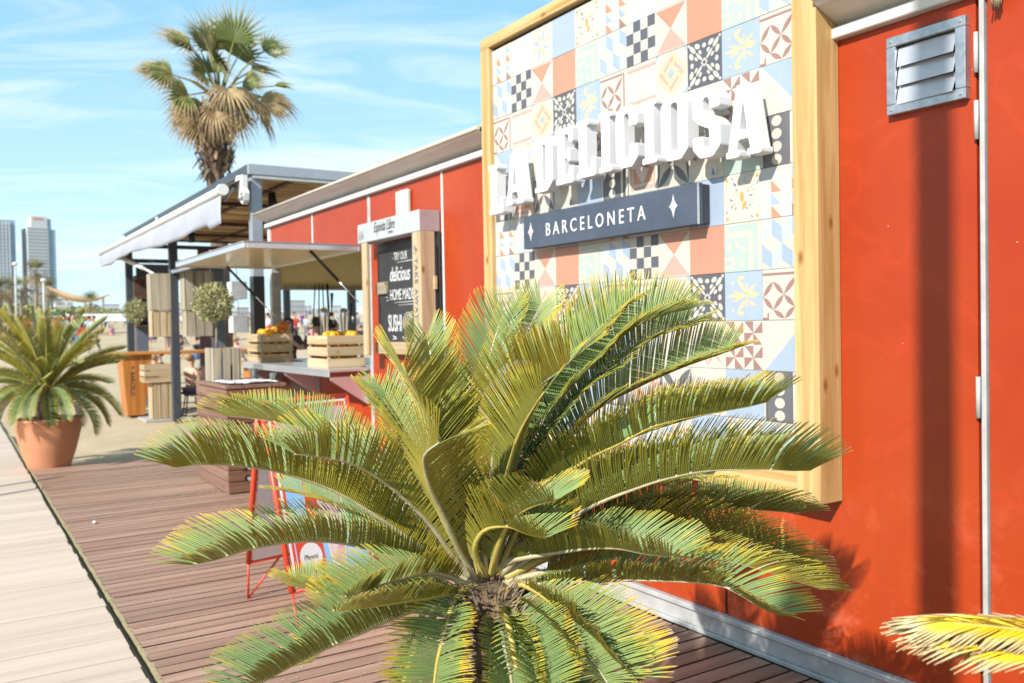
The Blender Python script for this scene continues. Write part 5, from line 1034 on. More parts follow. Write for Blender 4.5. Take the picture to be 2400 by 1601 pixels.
FRONDS = [
 (1.0, [(2656,-1735,808),(2639,-1839,899),(2631,-1962,999),(2629,-2053,1062),(2628,-2140,1102),(2628,-2207,1124),(2632,-2311,1143),(2638,-2373,1144),(2642,-2407,1154)]),
 (1.0, [(2653,-1739,820),(2584,-1777,910),(2453,-1855,1030),(2329,-1934,1117),(2267,-1976,1151),(2206,-2023,1165),(2133,-2079,1176),(2044,-2148,1181)]),
 (1.0, [(2658,-1731,815),(2666,-1789,890),(2686,-1861,980),(2709,-1949,1062),(2728,-2024,1116),(2739,-2072,1138),(2755,-2141,1157),(2773,-2203,1171)]),
 (1.0, [(2656,-1735,801),(2641,-1841,877),(2632,-1964,923),(2630,-2056,953),(2632,-2145,966),(2639,-2231,966),(2652,-2313,958),(2664,-2380,960)]),
 (0.9, [(2653,-1739,812),(2538,-1788,870),(2411,-1839,915),(2284,-1894,948),(2171,-1946,967),(2080,-1992,973)]),
 (0.9, [(2656,-1735,805),(2670,-1803,845),(2689,-1866,867),(2744,-1993,880),(2777,-2052,883),(2815,-2113,891)]),
 (0.8, [(2653,-1739,796),(2580,-1789,790),(2498,-1837,775),(2411,-1887,747),(2296,-1952,741),(2181,-2017,748)]),
 (0.8, [(2656,-1735,796),(2685,-1865,812),(2724,-1964,830),(2766,-2048,847),(2821,-2140,873)]),
 (1.0, [(2659,-1731,786),(2647,-1803,787),(2646,-1916,771),(2655,-2025,752),(2670,-2120,738),(2693,-2212,722),(2723,-2299,709)]),
 (1.1, [(2666,-1719,805),(2670,-1761,807),(2689,-1802,787),(2727,-1838,756),(2759,-1869,734),(2796,-1900,713),(2840,-1930,693),(2926,-1985,663)]),
 (0.8, [(2681,-1697,795),(2704,-1702,777),(2753,-1721,749),(2828,-1755,715),(2910,-1793,690),(3012,-1852,668)]),
 (1.1, [(2696,-1674,791),(2726,-1670,772),(2775,-1670,748),(2855,-1673,721),(2922,-1684,698),(2995,-1705,674),(3083,-1742,650)]),
 (1.1, [(2701,-1665,804),(2738,-1649,815),(2803,-1635,801),(2853,-1632,784),(2926,-1628,770),(2994,-1632,754),(3059,-1642,739),(3138,-1655,728)]),
 (0.9, [(2687,-1685,843),(2725,-1668,871),(2847,-1625,908),(2924,-1605,929),(3001,-1589,943),(3078,-1580,947),(3185,-1573,959)]),
 (0.6, [(2698,-1669,809),(2680,-1613,820),(2654,-1551,828),(2623,-1464,825),(2594,-1374,811),(2554,-1245,768)]),
 (1.0, [(2701,-1665,807),(2838,-1573,833),(2955,-1513,854),(3061,-1466,868),(3140,-1437,873),(3193,-1424,859),(3241,-1415,844),(3298,-1402,842)]),
 (1.1, [(2698,-1669,824),(2734,-1568,869),(2771,-1459,898),(2806,-1357,905),(2841,-1253,898),(2873,-1157,877),(2905,-1060,831),(2929,-984,787),(2953,-907,745)]),
 (1.0, [(2695,-1673,828),(2721,-1583,879),(2751,-1468,917),(2779,-1360,938),(2816,-1228,944),(2858,-1074,933),(2888,-968,918),(2914,-875,903)]),
 (1.15, [(2693,-1677,833),(2741,-1643,892),(2812,-1598,957),(2891,-1551,1012),(2980,-1501,1057),(3039,-1470,1081),(3107,-1436,1100),(3205,-1390,1111),(3285,-1359,1115),(3330,-1343,1128)]),
 (1.0, [(2690,-1681,834),(2743,-1661,944),(2816,-1627,1040),(2893,-1587,1108),(2966,-1549,1150),(3037,-1514,1191),(3121,-1473,1216),(3187,-1444,1232),(3236,-1424,1244),(3285,-1407,1264)]),
 (1.0, [(2691,-1679,843),(2698,-1625,955),(2711,-1547,1072),(2735,-1443,1188),(2772,-1330,1247),(2810,-1220,1291),(2841,-1131,1319),(2881,-1017,1355)]),
 (1.0, [(2687,-1685,843),(2678,-1641,978),(2678,-1572,1111),(2693,-1485,1213),(2716,-1394,1283),(2740,-1301,1349),(2776,-1186,1395),(2804,-1090,1446)]),
 (1.0, [(2682,-1693,844),(2663,-1666,989),(2649,-1609,1156),(2664,-1515,1277),(2688,-1424,1352),(2704,-1354,1419),(2724,-1285,1467),(2736,-1236,1510)]),
 (1.2, [(2674,-1705,834),(2703,-1727,926),(2760,-1743,1042),(2823,-1766,1155),(2891,-1765,1234),(2964,-1748,1283),(3033,-1734,1323),(3070,-1736,1358)]),
 (0.9, [(2685,-1689,839),(2735,-1712,950),(2817,-1739,1078),(2898,-1758,1178),(2980,-1765,1254),(3050,-1769,1306)]),
 (1.0, [(2679,-1697,844),(2625,-1661,962),(2559,-1599,1100),(2510,-1528,1219),(2457,-1445,1358),(2430,-1375,1448),(2407,-1318,1525)]),
 (1.1, [(2677,-1701,844),(2613,-1671,961),(2545,-1637,1071),(2473,-1588,1199),(2412,-1523,1326),(2373,-1456,1427),(2358,-1396,1486)]),
 (0.9, [(2674,-1705,839),(2577,-1674,955),(2498,-1644,1044),(2413,-1611,1141),(2327,-1574,1245),(2267,-1543,1323)]),
 (1.0, [(2669,-1714,834),(2586,-1691,959),(2479,-1667,1097),(2403,-1658,1186),(2313,-1644,1301),(2253,-1629,1384),(2211,-1626,1437)]),
 (1.1, [(2666,-1718,829),(2726,-1803,1035),(2791,-1897,1200),(2820,-1944,1266),(2853,-1992,1330),(2890,-2015,1384)]),
 (0.9, [(2669,-1714,829),(2711,-1780,983),(2751,-1832,1088),(2785,-1879,1169),(2828,-1929,1254)]),
 (1.15, [(2661,-1726,820),(2692,-1786,904),(2750,-1857,1009),(2781,-1895,1057),(2823,-1933,1114),(2859,-1951,1153),(2916,-1949,1183),(2934,-1954,1198)]),
 (0.9, [(2664,-1722,834),(2534,-1726,955),(2365,-1742,1081),(2253,-1756,1165),(2192,-1769,1203),(2115,-1780,1262)]),
 (1.0, [(2666,-1718,839),(2554,-1726,938),(2403,-1726,1062),(2276,-1727,1169),(2195,-1732,1236),(2145,-1734,1280)]),
 (1.0, [(2674,-1706,829),(2703,-1749,887),(2736,-1767,929),(2788,-1771,968),(2868,-1767,988),(2952,-1770,988),(3052,-1777,997)]),
 (1.0, [(2687,-1685,843),(2681,-1615,895),(2676,-1512,935),(2671,-1378,975),(2670,-1236,1007),(2671,-1118,1028)]),
 (1.0, [(2690,-1681,843),(2676,-1598,952),(2672,-1495,1031),(2679,-1382,1083),(2691,-1263,1116),(2708,-1121,1145),(2727,-983,1165)]),
 (0.9, [(2693,-1677,838),(2685,-1606,895),(2675,-1499,949),(2674,-1380,976),(2676,-1242,992),(2681,-1098,990),(2689,-962,983)]),
 (0.9, [(2698,-1669,814),(2751,-1569,838),(2796,-1480,856),(2842,-1390,864),(2887,-1299,859),(2933,-1209,843),(2991,-1092,800),(3050,-973,750)]),
 (0.9, [(2679,-1697,834),(2741,-1717,904),(2827,-1742,980),(2930,-1756,1035),(3054,-1771,1074)]),
 (1.0, [(2685,-1689,843),(2677,-1664,991),(2689,-1610,1106),(2713,-1533,1212),(2745,-1443,1309),(2780,-1352,1388),(2814,-1273,1423),(2849,-1194,1437)]),
 (1.0, [(2687,-1685,838),(2690,-1643,971),(2710,-1577,1065),(2740,-1492,1150),(2778,-1394,1217),(2823,-1285,1264),(2870,-1175,1292),(2909,-1084,1300)]),
 (1.0, [(2653,-1739,810),(2471,-1799,881),(2324,-1845,924),(2206,-1890,937),(2087,-1941,935),(1994,-1982,920)]),
 (1.0, [(2674,-1707,785),(2694,-1742,763),(2737,-1778,735),(2795,-1823,706),(2868,-1876,681),(2958,-1937,662)]),
 (1.0, [(2688,-1686,785),(2756,-1690,760),(2848,-1713,735),(2935,-1745,716),(3044,-1801,699)]),
 (1.0, [(2698,-1670,794),(2773,-1656,777),(2899,-1654,755),(3005,-1669,738),(3109,-1700,721)]),
 (1.0, [(2701,-1665,819),(2700,-1558,815),(2691,-1398,780),(2679,-1250,713),(2662,-1117,622),(2637,-1000,509)]),
 (1.0, [(2658,-1731,800),(2524,-1783,766),(2376,-1827,695),(2207,-1875,591),(2048,-1914,469)]),
]
YF1 = [(3.846, -1.218, 0.824), (3.789, -1.322, 0.908), (3.744, -1.409, 0.943), (3.709, -1.481, 0.959), (3.679, -1.527, 0.965), (3.656, -1.563, 0.968)]
YF2 = [(3.859, -1.254, 0.82), (3.809, -1.419, 0.91), (3.774, -1.473, 0.932), (3.742, -1.522, 0.944), (3.714, -1.566, 0.955), (3.695, -1.595, 0.961)]

CR = Vector((2.681, -1.697, .795))
PL = pot('potted_cycad', 'big green and olive potted cycad filling the foreground before the tiled board', (2.69, -1.70, 0), .21, .30, .46)
trunk(PL, (0, 0), .40, .80, .105, 3)
rr = random.Random(31)
for i, (wd, pts_) in enumerate(FRONDS):
    if i in (41, 42, 43, 46): continue
    pts_ = [Vector((a/1000, b/1000, c/1000)) for a, b, c in pts_]
    frond(PL, pts_, CR, wd, 165, 100+i, age=(0, .05, .1, .0, .13)[i % 5] + (.10 if i in (7, 9, 11, 12, 13, 15, 16, 18) else 0), vee=(60, 50, 57, 46)[i % 4], face=(.75 if i in (4, 20, 21, 22, 25, 28, 33, 36, 37, 40) else 0), cut=(.91 if 20 <= i <= 34 and i not in (23, 31) else .95), origin=Vector((2.69, -1.70, 0)), bent=(.05 if i in (15, 16, 17, 38) else 0), gaps=.015)
# dead and drooping fronds hanging round the trunk, and old ones behind
for k in range(9):
    a = R(230+k*37); d = Vector((math.cos(a), math.sin(a), 0)); L = rr.uniform(.26, .40)
    pts_ = [CR+d*.05-Vector((0, 0, .03)), CR+d*(.05+L*.30)+Vector((0, 0, -.02)), CR+d*(.05+L*.58)-Vector((0, 0, .14)), CR+d*(.05+L*.74)-Vector((0, 0, .34)), CR+d*(.05+L*.78)-Vector((0, 0, .50))]
    frond(PL, pts_, CR, .7, 60, 300+k, age=.75 if k % 3 else .3, vee=20, origin=Vector((2.69, -1.70, 0)), bent=.15, L0=.11)

def wild_cycad(par, base, crown, n, L, seed, age=0.0, per=80, L0=.112, lw=.0088, elev=None, azr=None):
    rr = random.Random(seed); crown = Vector(crown)
    for k in range(n):
        a = 2.39996*k+rr.uniform(-.2, .2); 
        if azr: a = azr[0]+(azr[1]-azr[0])*rr.random()
        t = k/n; el = R(80-86*t+rr.uniform(-7, 7)) if elev is None else R(elev[0]+(elev[1]-elev[0])*rr.random())
        d = Vector((math.cos(a), math.sin(a), 0)); LL = L*rr.uniform(.85, 1.1)*(1-.28*t); pts_ = []; p = crown+d*.03; e = el
        for q in range(8): pts_.append(p.copy()); p = p+(d*math.cos(e)+Vector((0, 0, math.sin(e))))*LL/7; e -= R(2+5*max(0, math.cos(el))+(5 if t > .62 else 0))
        frond(par, pts_, crown, 1.0, per, seed*50+k, age=age+rr.uniform(0, .22), vee=48, origin=Vector(base), L0=L0, lw=lw, segs=2)
B2 = (-5.97, -1.86, -.035)
P2 = pot('potted_cycad', 'full potted cycad in a tall terracotta pot at the left edge of the deck', B2, .195, .315, .54); trunk(P2, (0, 0), .48, .80, .10, 5)
wild_cycad(P2, B2, (-5.97, -1.86, .78), 60, .92, 3, .09)
B3 = (4.02, -.98, 0.0)
P3 = pot('potted_cycad', 'yellowed potted cycad whose frond tips reach in at the lower right', B3, .18, .27, .42); trunk(P3, (0, 0), .36, .62, .085, 6)
def ywf(pts_, sd, age, w_=1.0): frond(P3, [Vector(p) for p in pts_], Vector((4.02, -.98, .66)), w_, 95, sd, age=age, vee=24, origin=Vector(B3), L0=.125, lw=.0095, bent=.05, gaps=.02, acute=32)
m = mat('cycad_leaf_yellowed', (1.15, .82, .03), .5, 0, .3, 14, col2=(.95, .66, .04)); t = m.node_tree; p = t.nodes['Principled BSDF']; src = p.inputs['Base Color'].links[0].from_socket
at = N(t, 'ShaderNodeAttribute', attribute_name='tip'); r = N(t, 'ShaderNodeValToRGB'); r.color_ramp.elements[0].position = .62; r.color_ramp.elements[1].position = .88; mx_ = N(t, 'ShaderNodeMixRGB', Color2=(.62, .48, .25, 1))
t.links.new(at.outputs['Fac'], r.inputs[0]); t.links.new(r.outputs[0], mx_.inputs[0]); t.links.new(src, mx_.inputs[1]); t.links.new(mx_.outputs[0], p.inputs['Base Color']); M['leaf_yellow'] = m
YM = [M['leaf_yellow'], M['leaf_yellow']]
for k, (dz, dx_, sd) in enumerate(((0, 0, 901), (-.012, -.01, 903))):
    frond(P3, [Vector((a+dx_, b, c+dz)) for a, b, c in YF1[:-1]], Vector((4.02, -.98, .66)), 1.0, 120, sd, age=.3, vee=24, origin=Vector(B3), L0=.115, lw=.0135, bent=.26, gaps=.02, acute=38, mats=YM)
frond(P3, [Vector(p) for p in YF2[:-1]], Vector((4.02, -.98, .66)), .9, 100, 902, age=.3, vee=20, origin=Vector(B3), L0=.115, lw=.0135, bent=.26, gaps=.05, acute=38, mats=YM)
wild_cycad(P3, B3, (4.02, -.98, .64), 9, .55, 9, .3, 40, elev=(20, 55), azr=(R(-60), R(60)))

# ---------------------------------------------------------------- tall fan palm
M['fan_green'] = mat('fan_leaf_green', (.155, .19, .035), .45, 0, .4, 3, col2=(.10, .13, .03)); M['fan_dry'] = mat('fan_leaf_dry', (.50, .37, .19), .8, 0, .45, 6, col2=(.30, .19, .09)); M['fan_tip'] = mat('fan_leaf_tip', (.36, .31, .09), .6, 0, .4, 6)
FP = thing('fan_palm', 'tall fan palm with a ragged half-dry crown rising behind the pergola roof', 'palm tree', (-16, 2.5, 0))
def P16(px, py, dx=0.0): return Vector((dx, 2.68+(px-520)*.0095-2.5, 6.86+(210-py)*.0099+(px-520)*.0011))
def fan(hub, axis, face_n, rad, dry, seed, droop=.25, spread=100, crown=None, nseg=34):
    rr = random.Random(seed); axis = axis.normalized(); face_n = (face_n-face_n.dot(axis)*axis).normalized(); side = axis.cross(face_n); g = G()
    for k in range(nseg):
        th_ = R(-spread+2*spread*k/(nseg-1)+rr.uniform(-1, 1)); d = (axis*math.cos(th_)+side*math.sin(th_)+face_n*(.10*(1 if k % 2 else -1)+.18*abs(math.sin(th_)))).normalized(); L = rad*(1-.28*(abs(th_)/R(spread))**2)*rr.uniform(.9, 1.05)
        sdv = face_n.cross(d).normalized(); p = hub.copy(); b = len(g.v); wds = (.012, .045*rad/.9, .055*rad/.9, .030, .010, .003)
        dd = d.copy(); st = L/5
        for q in range(6):
            wv = wds[q]; fold = face_n*(wv*.4)
            g.v += [tuple(p-sdv*wv*.62), tuple(p+fold), tuple(p+sdv*wv*.62)]
            p = p+dd*st; dd = (dd+Vector((0, 0, -1))*droop*(.15+.5*q/5)*(1+.9*dry*rr.random())+Vector((rr.gauss(0, 1), rr.gauss(0, 1), rr.gauss(0, 1)))*.05*q/5*(1+dry)).normalized()
        for q in range(5):
            a = b+3*q; mi = (1 if dry > .6 and rr.random() < .9 else (2 if (q > 2 or rr.random() < dry) else 0)) if not (dry > .2 and q > 2) else 1
            g.f += [[a, a+1, a+4, a+3], [a+1, a+2, a+5, a+4]]; g.m += [mi, mi]; g.sm += [False, False]
    o = g.build('fan_leaf', [M['fan_green'], M['fan_dry'], M['fan_tip']], FP, fix=False)
    if crown is not None:
        g = G(); mid = crown.lerp(hub, .5)+Vector((0, 0, .12)); g.tube([crown, mid, hub], [.035, .022, .014], 6); g.build('leaf_stalk', M['fan_tip'], o)
    return o
cr = P16(515, 235); F = Vector((1, -.25, 0))
for i, (px, py, dx, ax, nrm, rad, dry, drp, spr) in enumerate((
    (545, 105, .2, (0, .1, 1), (1, -.4, .2), 1.05, .0, .05, 95), (520, 110, -.3, (0, -.3, 1), (1, .3, .1), 1.0, .05, .08, 90), (565, 130, -.2, (-.2, .5, 1), (1, 0, 0), .9, .05, .08, 90), (480, 120, .3, (.2, -.9, .9), (1, .5, .6), .85, .15, .15, 85),
    (455, 100, -.3, (-.2, -1, .45), (.5, .2, 1), 1.0, .25, .25, 70), (445, 125, .3, (.2, -1, .25), (.7, .2, 1), .95, .45, .42, 75), (620, 120, .1, (.1, 1, .35), (.8, -.2, .7), .85, .1, .18, 75), (605, 155, -.3, (0, 1, .1), (.5, -.2, 1), .8, .3, .4, 75),
    (400, 185, .3, (.1, -1, -.1), (.9, 0, .6), .85, .55, .65, 85), (385, 165, -.2, (-.2, -1, .1), (.7, .2, .9), .75, .4, .5, 70), (430, 235, .5, (.5, -1, -.4), (1, .3, .4), .9, .6, .7, 85), (455, 250, -.3, (-.3, -.8, -.6), (.8, 0, .6), .9, .8, .8, 85),
    (515, 225, .7, (.8, .1, -.9), (1, 0, .6), 1.05, .75, .9, 100), (545, 240, .6, (.7, .3, -1), (1, 0, .5), 1.0, .9, 1.0, 95), (600, 245, .4, (.4, 1, -.4), (.8, -.4, .7), 1.0, .7, .8, 85), (640, 230, .0, (.1, 1, -.3), (.7, -.2, 1), .95, .65, .75, 80),
    (620, 255, -.4, (-.4, .8, -.7), (.6, 0, .8), .95, .95, 1.0, 90), (640, 205, .2, (.3, 1, .1), (.4, -.1, 1), .55, .1, .3, 60), (560, 200, .4, (.6, .9, -.1), (1, -.3, .6), .65, .2, .4, 75), (470, 195, .5, (.6, -.9, .1), (1, .2, .6), .65, .3, .4, 75),
    (490, 270, .5, (.6, -.3, -1), (1, 0, .3), .9, 1, 1, 90), (530, 280, .5, (.5, .4, -1), (1, 0, .3), .9, 1, 1, 90), (470, 290, .1, (.2, -.6, -1), (1, 0, .1), .8, 1, 1, 80), (505, 160, -.5, (-.6, -.2, .9), (1, 0, .4), .9, .1, .1, 85))):
    fan(P16(px, py, dx), Vector(ax), Vector(nrm), rad*.98, dry, 700+i, drp, spr, cr)
rr = random.Random(17)
for i in range(4):
    a = rr.uniform(0, 6.28); el = rr.uniform(-1.0, -.1) if i < 3 else rr.uniform(.3, 1.1); d = Vector((math.cos(a), math.sin(a), el)).normalized(); rr2 = rr.uniform(.35, .85)
    dry = 1 if el < -.1 else rr.uniform(.2, .6); fan(cr+Vector((d.x*rr2, d.y*rr2, el*.75+.15)), d+Vector((0, 0, -.15)), Vector((1, rr.uniform(-.3, .3), .7)), rr.uniform(.7, .95), dry, 760+i, .8 if dry > .7 else .35, 85, cr)
g = G(); tp = P16(515, 235); g.tube([(0, .1, 0), (0, .04, 3.5), (0, -.02, 5.0), (0, 0, 5.5), (tp.x, tp.y, tp.z)], [.22, .19, .20, .27, .20], 14)
rr = random.Random(77)
for k in range(420):
    z = rr.uniform(4.85, 6.5); a = rr.uniform(0, 6.28); r = .24+.14*math.sin((z-4.8)/1.8*3.1); p = Vector((r*math.cos(a), r*math.sin(a)-.01, z)); d = Vector((math.cos(a)*.6, math.sin(a)*.6, rr.choice((1, 1, -.8)))).normalized(); s = Vector((-math.sin(a), math.cos(a), 0)); L = rr.uniform(.12, .30)
    g.add([p-s*.05, p+s*.05, p+d*L+s*.02, p+d*L-s*.02], [(0, 1, 2, 3)], rr.choice((0, 1, 1, 2)))
g.build('trunk', [mat('palm_trunk', (.22, .16, .12), .95, 0, .4, 8), mat('palm_boot', (.17, .10, .07), .95, 0, .5, 12), M['fan_dry']], FP)

# ---------------------------------------------------------------- lamp post behind the photographer (its shadow falls on the red wall)
LP = thing('lamp_post', 'grey steel lamp post behind the viewer, its shadow crossing the red wall', 'lamp post', (4.73, -4.60, 0))
g = G(); g.tube([(0, 0, 0), (0, 0, .7), (0, 0, .72), (0, 0, 7.2)], [.085, .085, .072, .060], 16); g.build('pole', M['steel'], LP)
g = G(); g.tube([(0, 0, 7.2), (0, -.4, 7.45), (0, -1.1, 7.55)], .035, 8); g.build('arm', M['steel'], LP); g = G(); g.box(-.12, .12, -1.6, -1.05, 7.50, 7.60, 0, .03); g.build('lamp_head', M['steel'], LP)
for (x, y, h, lb) in ((-4.28, -3.70, 1.36, 'steel bollard post left of the frame nearer the terracotta pot'), (-3.72, -3.86, 1.34, 'steel bollard post left of the frame nearer the viewer')):
    o = G().tube([(0, 0, 0), (0, 0, h-.03), (0, 0, h)], [.032, .032, .018], 12).build('bollard', M['dsteel'], loc=(x, y, 0)); tag(o, lb, 'bollard')

# ---------------------------------------------------------------- people
SK = mat('skin', (.58, .33, .22), .55, 0, .1, 6); HB = mat('dark_hair', (.035, .02, .014), .6, 0, .4, 30); HL = mat('fair_hair', (.42, .28, .12), .6, 0, .3, 30)
def cloth_mat(n, c): return mat('cloth_'+n, c, .85, 0, .15, 12)
CL = {n: cloth_mat(n, c) for n, c in dict(white=(.78, .78, .78), red=(.65, .04, .04), purple=(.22, .06, .45), blue=(.08, .16, .42), denim=(.12, .19, .33), pale=(.48, .60, .72), pink=(.75, .35, .42), black=(.03, .03, .035), grey=(.22, .24, .26), dark=(.09, .05, .06), peach=(.78, .52, .40)).items()}
def skin_obj(name, pts_, edges, rad, m, parent, root=0, lv=1):
    me = bpy.data.meshes.new(name); me.from_pydata(pts_, edges, []); me.materials.append(m); o = bpy.data.objects.new(name, me); C.objects.link(o); o.parent = parent
    o.modifiers.new('skin', 'SKIN').use_smooth_shade = True; sv = me.skin_vertices[0].data if me.skin_vertices else None
    if sv is None:
        bm = bmesh.new(); bm.from_mesh(me); bm.verts.layers.skin.verify(); bm.to_mesh(me); bm.free(); sv = me.skin_vertices[0].data
    for i, r in enumerate(rad): sv[i].radius = (r, r) if not isinstance(r, tuple) else r; sv[i].use_root = (i == root)
    sb = o.modifiers.new('sub', 'SUBSURF'); sb.levels = lv; sb.render_levels = lv; return o
def person(loc, rz, pose, top, legs, hair, label, group=None, long_legs=True, sc_=1.0, glasses=False, lean=0.0, long_hair=False, cat='person'):
    T = thing('person', label, cat, loc, rz, group); T.scale = (sc_,)*3
    # body faces -Y in its own frame
    if pose == 'stand': hz_ = .93; kn = [(-.10, -.02, .50), (.10, .02, .50)]; an = [(-.10, .02, .08), (.11, .05, .08)]; el = [(-.25, .03, 1.14), (.25, .03, 1.14)]; wr = [(-.26, -.08, .90), (.24, -.14, .96)]
    elif pose == 'walk': hz_ = .92; kn = [(-.09, -.16, .52), (.09, .10, .50)]; an = [(-.09, -.24, .10), (.09, .36, .16)]; el = [(-.24, .12, 1.15), (.24, -.10, 1.15)]; wr = [(-.24, .02, .93), (.22, -.28, 1.0)]
    elif pose == 'seat': hz_ = .0; kn = [(-.11, -.43, .02), (.11, -.43, .02)]; an = [(-.10, -.42, -.42), (.12, -.46, -.42)]; el = [(-.24, -.06, .26), (.24, -.06, .26)]; wr = [(-.12, -.28, .20), (.10, -.22, .40)]
    else: hz_ = .14; kn = [(-.14, -.38, .42), (.14, -.36, .40)]; an = [(-.12, -.60, .07), (.14, -.62, .07)]; el = [(-.24, .02, .36), (.24, .02, .36)]; wr = [(-.20, -.26, .34), (.20, -.28, .36)]
    b = hz_; ly = lean
    V = [(0, 0, b), (0, ly*.4, b+.17), (0, ly*.8, b+.38), (0, ly, b+.50), (0, ly-.01, b+.57), (0, ly-.03, b+.66), (0, ly-.03, b+.74)]
    Rd = [(.135, .10), (.115, .088), (.135, .092), (.055, .052), (.052, .055), (.078, .094), (.055, .066)]; E_ = [(i, i+1) for i in range(6)]
    def add(p, r, fr): V.append(p); Rd.append(r); E_.append((fr, len(V)-1)); return len(V)-1
    for s in (0, 1):
        sg = -1 if s == 0 else 1
        a = add((sg*.17, ly*.9, b+.44), .055, 2); e = add((el[s][0], el[s][1]+ly*.6, el[s][2]), .040, a); w_ = add((wr[s][0], wr[s][1]+ly*.4, wr[s][2]), .028, e)
        d = Vector(wr[s])-Vector(el[s]); d.normalize(); add(tuple(Vector(wr[s])+Vector((0, ly*.4, 0))+d*.09), .032, w_); add(tuple(Vector(wr[s])+Vector((0, ly*.4, 0))+d*.15), .014, len(V)-1)
        h = add((sg*.09, 0, b-.02), .085, 0); k = add(kn[s], .058, h); n_ = add(an[s], .036, k); add((an[s][0], an[s][1]-.15, an[s][2]-.04), .030, n_)
    skin_obj('body', V, E_, Rd, SK, T)
    tv = [(0, 0, b+.02), (0, ly*.4, b+.17), (0, ly*.8, b+.38), (0, ly*.95, b+.47)]; tr_ = [(.150, .115), (.130, .102), (.152, .108), (.07, .07)]; te = [(0, 1), (1, 2), (2, 3)]
    for s in (0, 1):
        sg = -1 if s == 0 else 1; tv.append((sg*.17, ly*.9, b+.44)); tr_.append(.070); te.append((2, len(tv)-1)); e = Vector((el[s][0], el[s][1]+ly*.6, el[s][2])); q = Vector(tv[-1]).lerp(e, .75); tv.append(tuple(q)); tr_.append(.056); te.append((len(tv)-2, len(tv)-1))
    skin_obj('shirt', tv, te, tr_, CL[top], T)
    lv = [(0, 0, b+.03)]; lr = [(.142, .108)]; le = []
    for s in (0, 1):
        sg = -1 if s == 0 else 1; lv.append((sg*.09, 0, b-.02)); lr.append(.100); le.append((0, len(lv)-1)); K_ = Vector(kn[s])
        lv.append(tuple(K_ if long_legs else Vector(lv[-1]).lerp(K_, .6))); lr.append(.074); le.append((len(lv)-2, len(lv)-1))
        if long_legs: lv.append(tuple(K_.lerp(Vector(an[s]), .86))); lr.append(.056); le.append((len(lv)-2, len(lv)-1))
    skin_obj('trousers', lv, le, lr, CL[legs], T)
    g = G(); g.ball((0, ly+.028, b+.722), .096, 0, 12, 8, (.92, 1.0, .92))
    if long_hair: g.tube([(0, ly+.06, b+.72), (0, ly+.08, b+.58), (0, ly+.07, b+.46)], [.075, .08, .04], 10)
    g.build('hair', HB if hair == 'dark' else HL, T)
    # face: eyes, nose, mouth
    g = G(); g.ball((0, ly-.050, b+.68), .066, 0, 12, 8, (.95, .9, 1.15)); g.ball((0, ly-.108, b+.675), .013, 0, 6, 5); g.build('face', SK, T)
    g = G()
    for sx_ in (-1, 1): g.ball((sx_*.027, ly-.098, b+.698), .020 if glasses else .009, 0, 8, 6, (1, .5, .8))
    g.build('sunglasses' if glasses else 'eyes', M['black'], T); g = G(); g.box(-.02, .02, ly-.103, ly-.095, b+.635, b+.643); g.build('mouth', mat('lip', (.45, .12, .10), .5), T)
    return T
def stool(loc, h, label):
    t = thing('bar_stool', label, 'stool', loc); g = G(); g.tube([(0, 0, h-.03), (0, 0, h)], .17, 16); g.build('seat', M['dwood'], t)
    for a in (45, 135, 225, 315):
        c_, s_ = math.cos(R(a)), math.sin(R(a)); g = G(); g.tube([(.10*c_, .10*s_, h-.03), (.18*c_, .18*s_, 0)], .012, 6); g.build('leg', M['black'], t)
    g = G(); g.tube([(.155*math.cos(2*math.pi*k/16), .155*math.sin(2*math.pi*k/16), h*.35) for k in range(17)], .008, 5); g.build('foot_ring', M['black'], t)
stool((-10.1, 2.12, -.03), .72, 'dark bar stool under the woman in sunglasses'); person((-10.1, 2.12, .78), R(60), 'seat', 'dark', 'white', 'dark', 'woman in dark sunglasses and white trousers sitting beyond the fruit crates', glasses=True, long_hair=True)
stool((-10.0, 2.58, -.03), .72, 'dark bar stool under the man with his back turned'); person((-10.0, 2.58, .78), R(235), 'seat', 'grey', 'denim', 'dark', 'man in grey shirt seen from behind between the two fruit crates', lean=-.05)
stool((-10.4, 3.05, -.03), .70, 'dark bar stool behind the beer taps'); person((-10.4, 3.05, .74), R(200), 'seat', 'purple', 'pale', 'dark', 'person in purple half hidden behind the chrome beer taps')
stool((-10.55, .62, -.04), .42, 'low dark stool under the fair-haired child'); person((-10.55, .62, .41), R(200), 'seat', 'peach', 'denim', 'fair', 'fair-haired child in a pale top sitting with back turned at the orange table', sc_=.75)
protos = []
for i, (pose, top, legs, hair, lg, lab, grp) in enumerate((
    ('stand', 'white', 'blue', 'dark', False, 'distant beachgoer standing in white shirt and blue shorts', 'far standing beachgoers in white'),
    ('walk', 'red', 'dark', 'dark', True, 'distant beachgoer walking in a red top', 'far walking beachgoers in red'),
    ('ground', 'pink', 'pink', 'fair', False, 'distant beachgoer sitting on the sand in pink', 'far beachgoers sitting in pink'),
    ('ground', 'black', 'blue', 'dark', False, 'distant beachgoer sitting on the sand in black', 'far beachgoers sitting in black'),
    ('walk', 'pale', 'grey', 'dark', True, 'distant beachgoer walking in a pale blue top', 'far walking beachgoers in pale blue'),
    ('stand', 'purple', 'denim', 'dark', True, 'distant beachgoer standing in purple', 'far standing beachgoers in purple'))):
    protos.append(person((0, 0, -50), 0, pose, top, legs, hair, lab, grp, long_legs=lg))
rr = random.Random(12); used = set()
spots = []
for k in range(185):
    r = rr.choice((rr.uniform(38, 60), rr.uniform(55, 110), rr.uniform(80, 190), rr.uniform(90, 220), rr.uniform(90, 220))); a = rr.uniform(3.2, 24.5)
    spots.append((r, a))
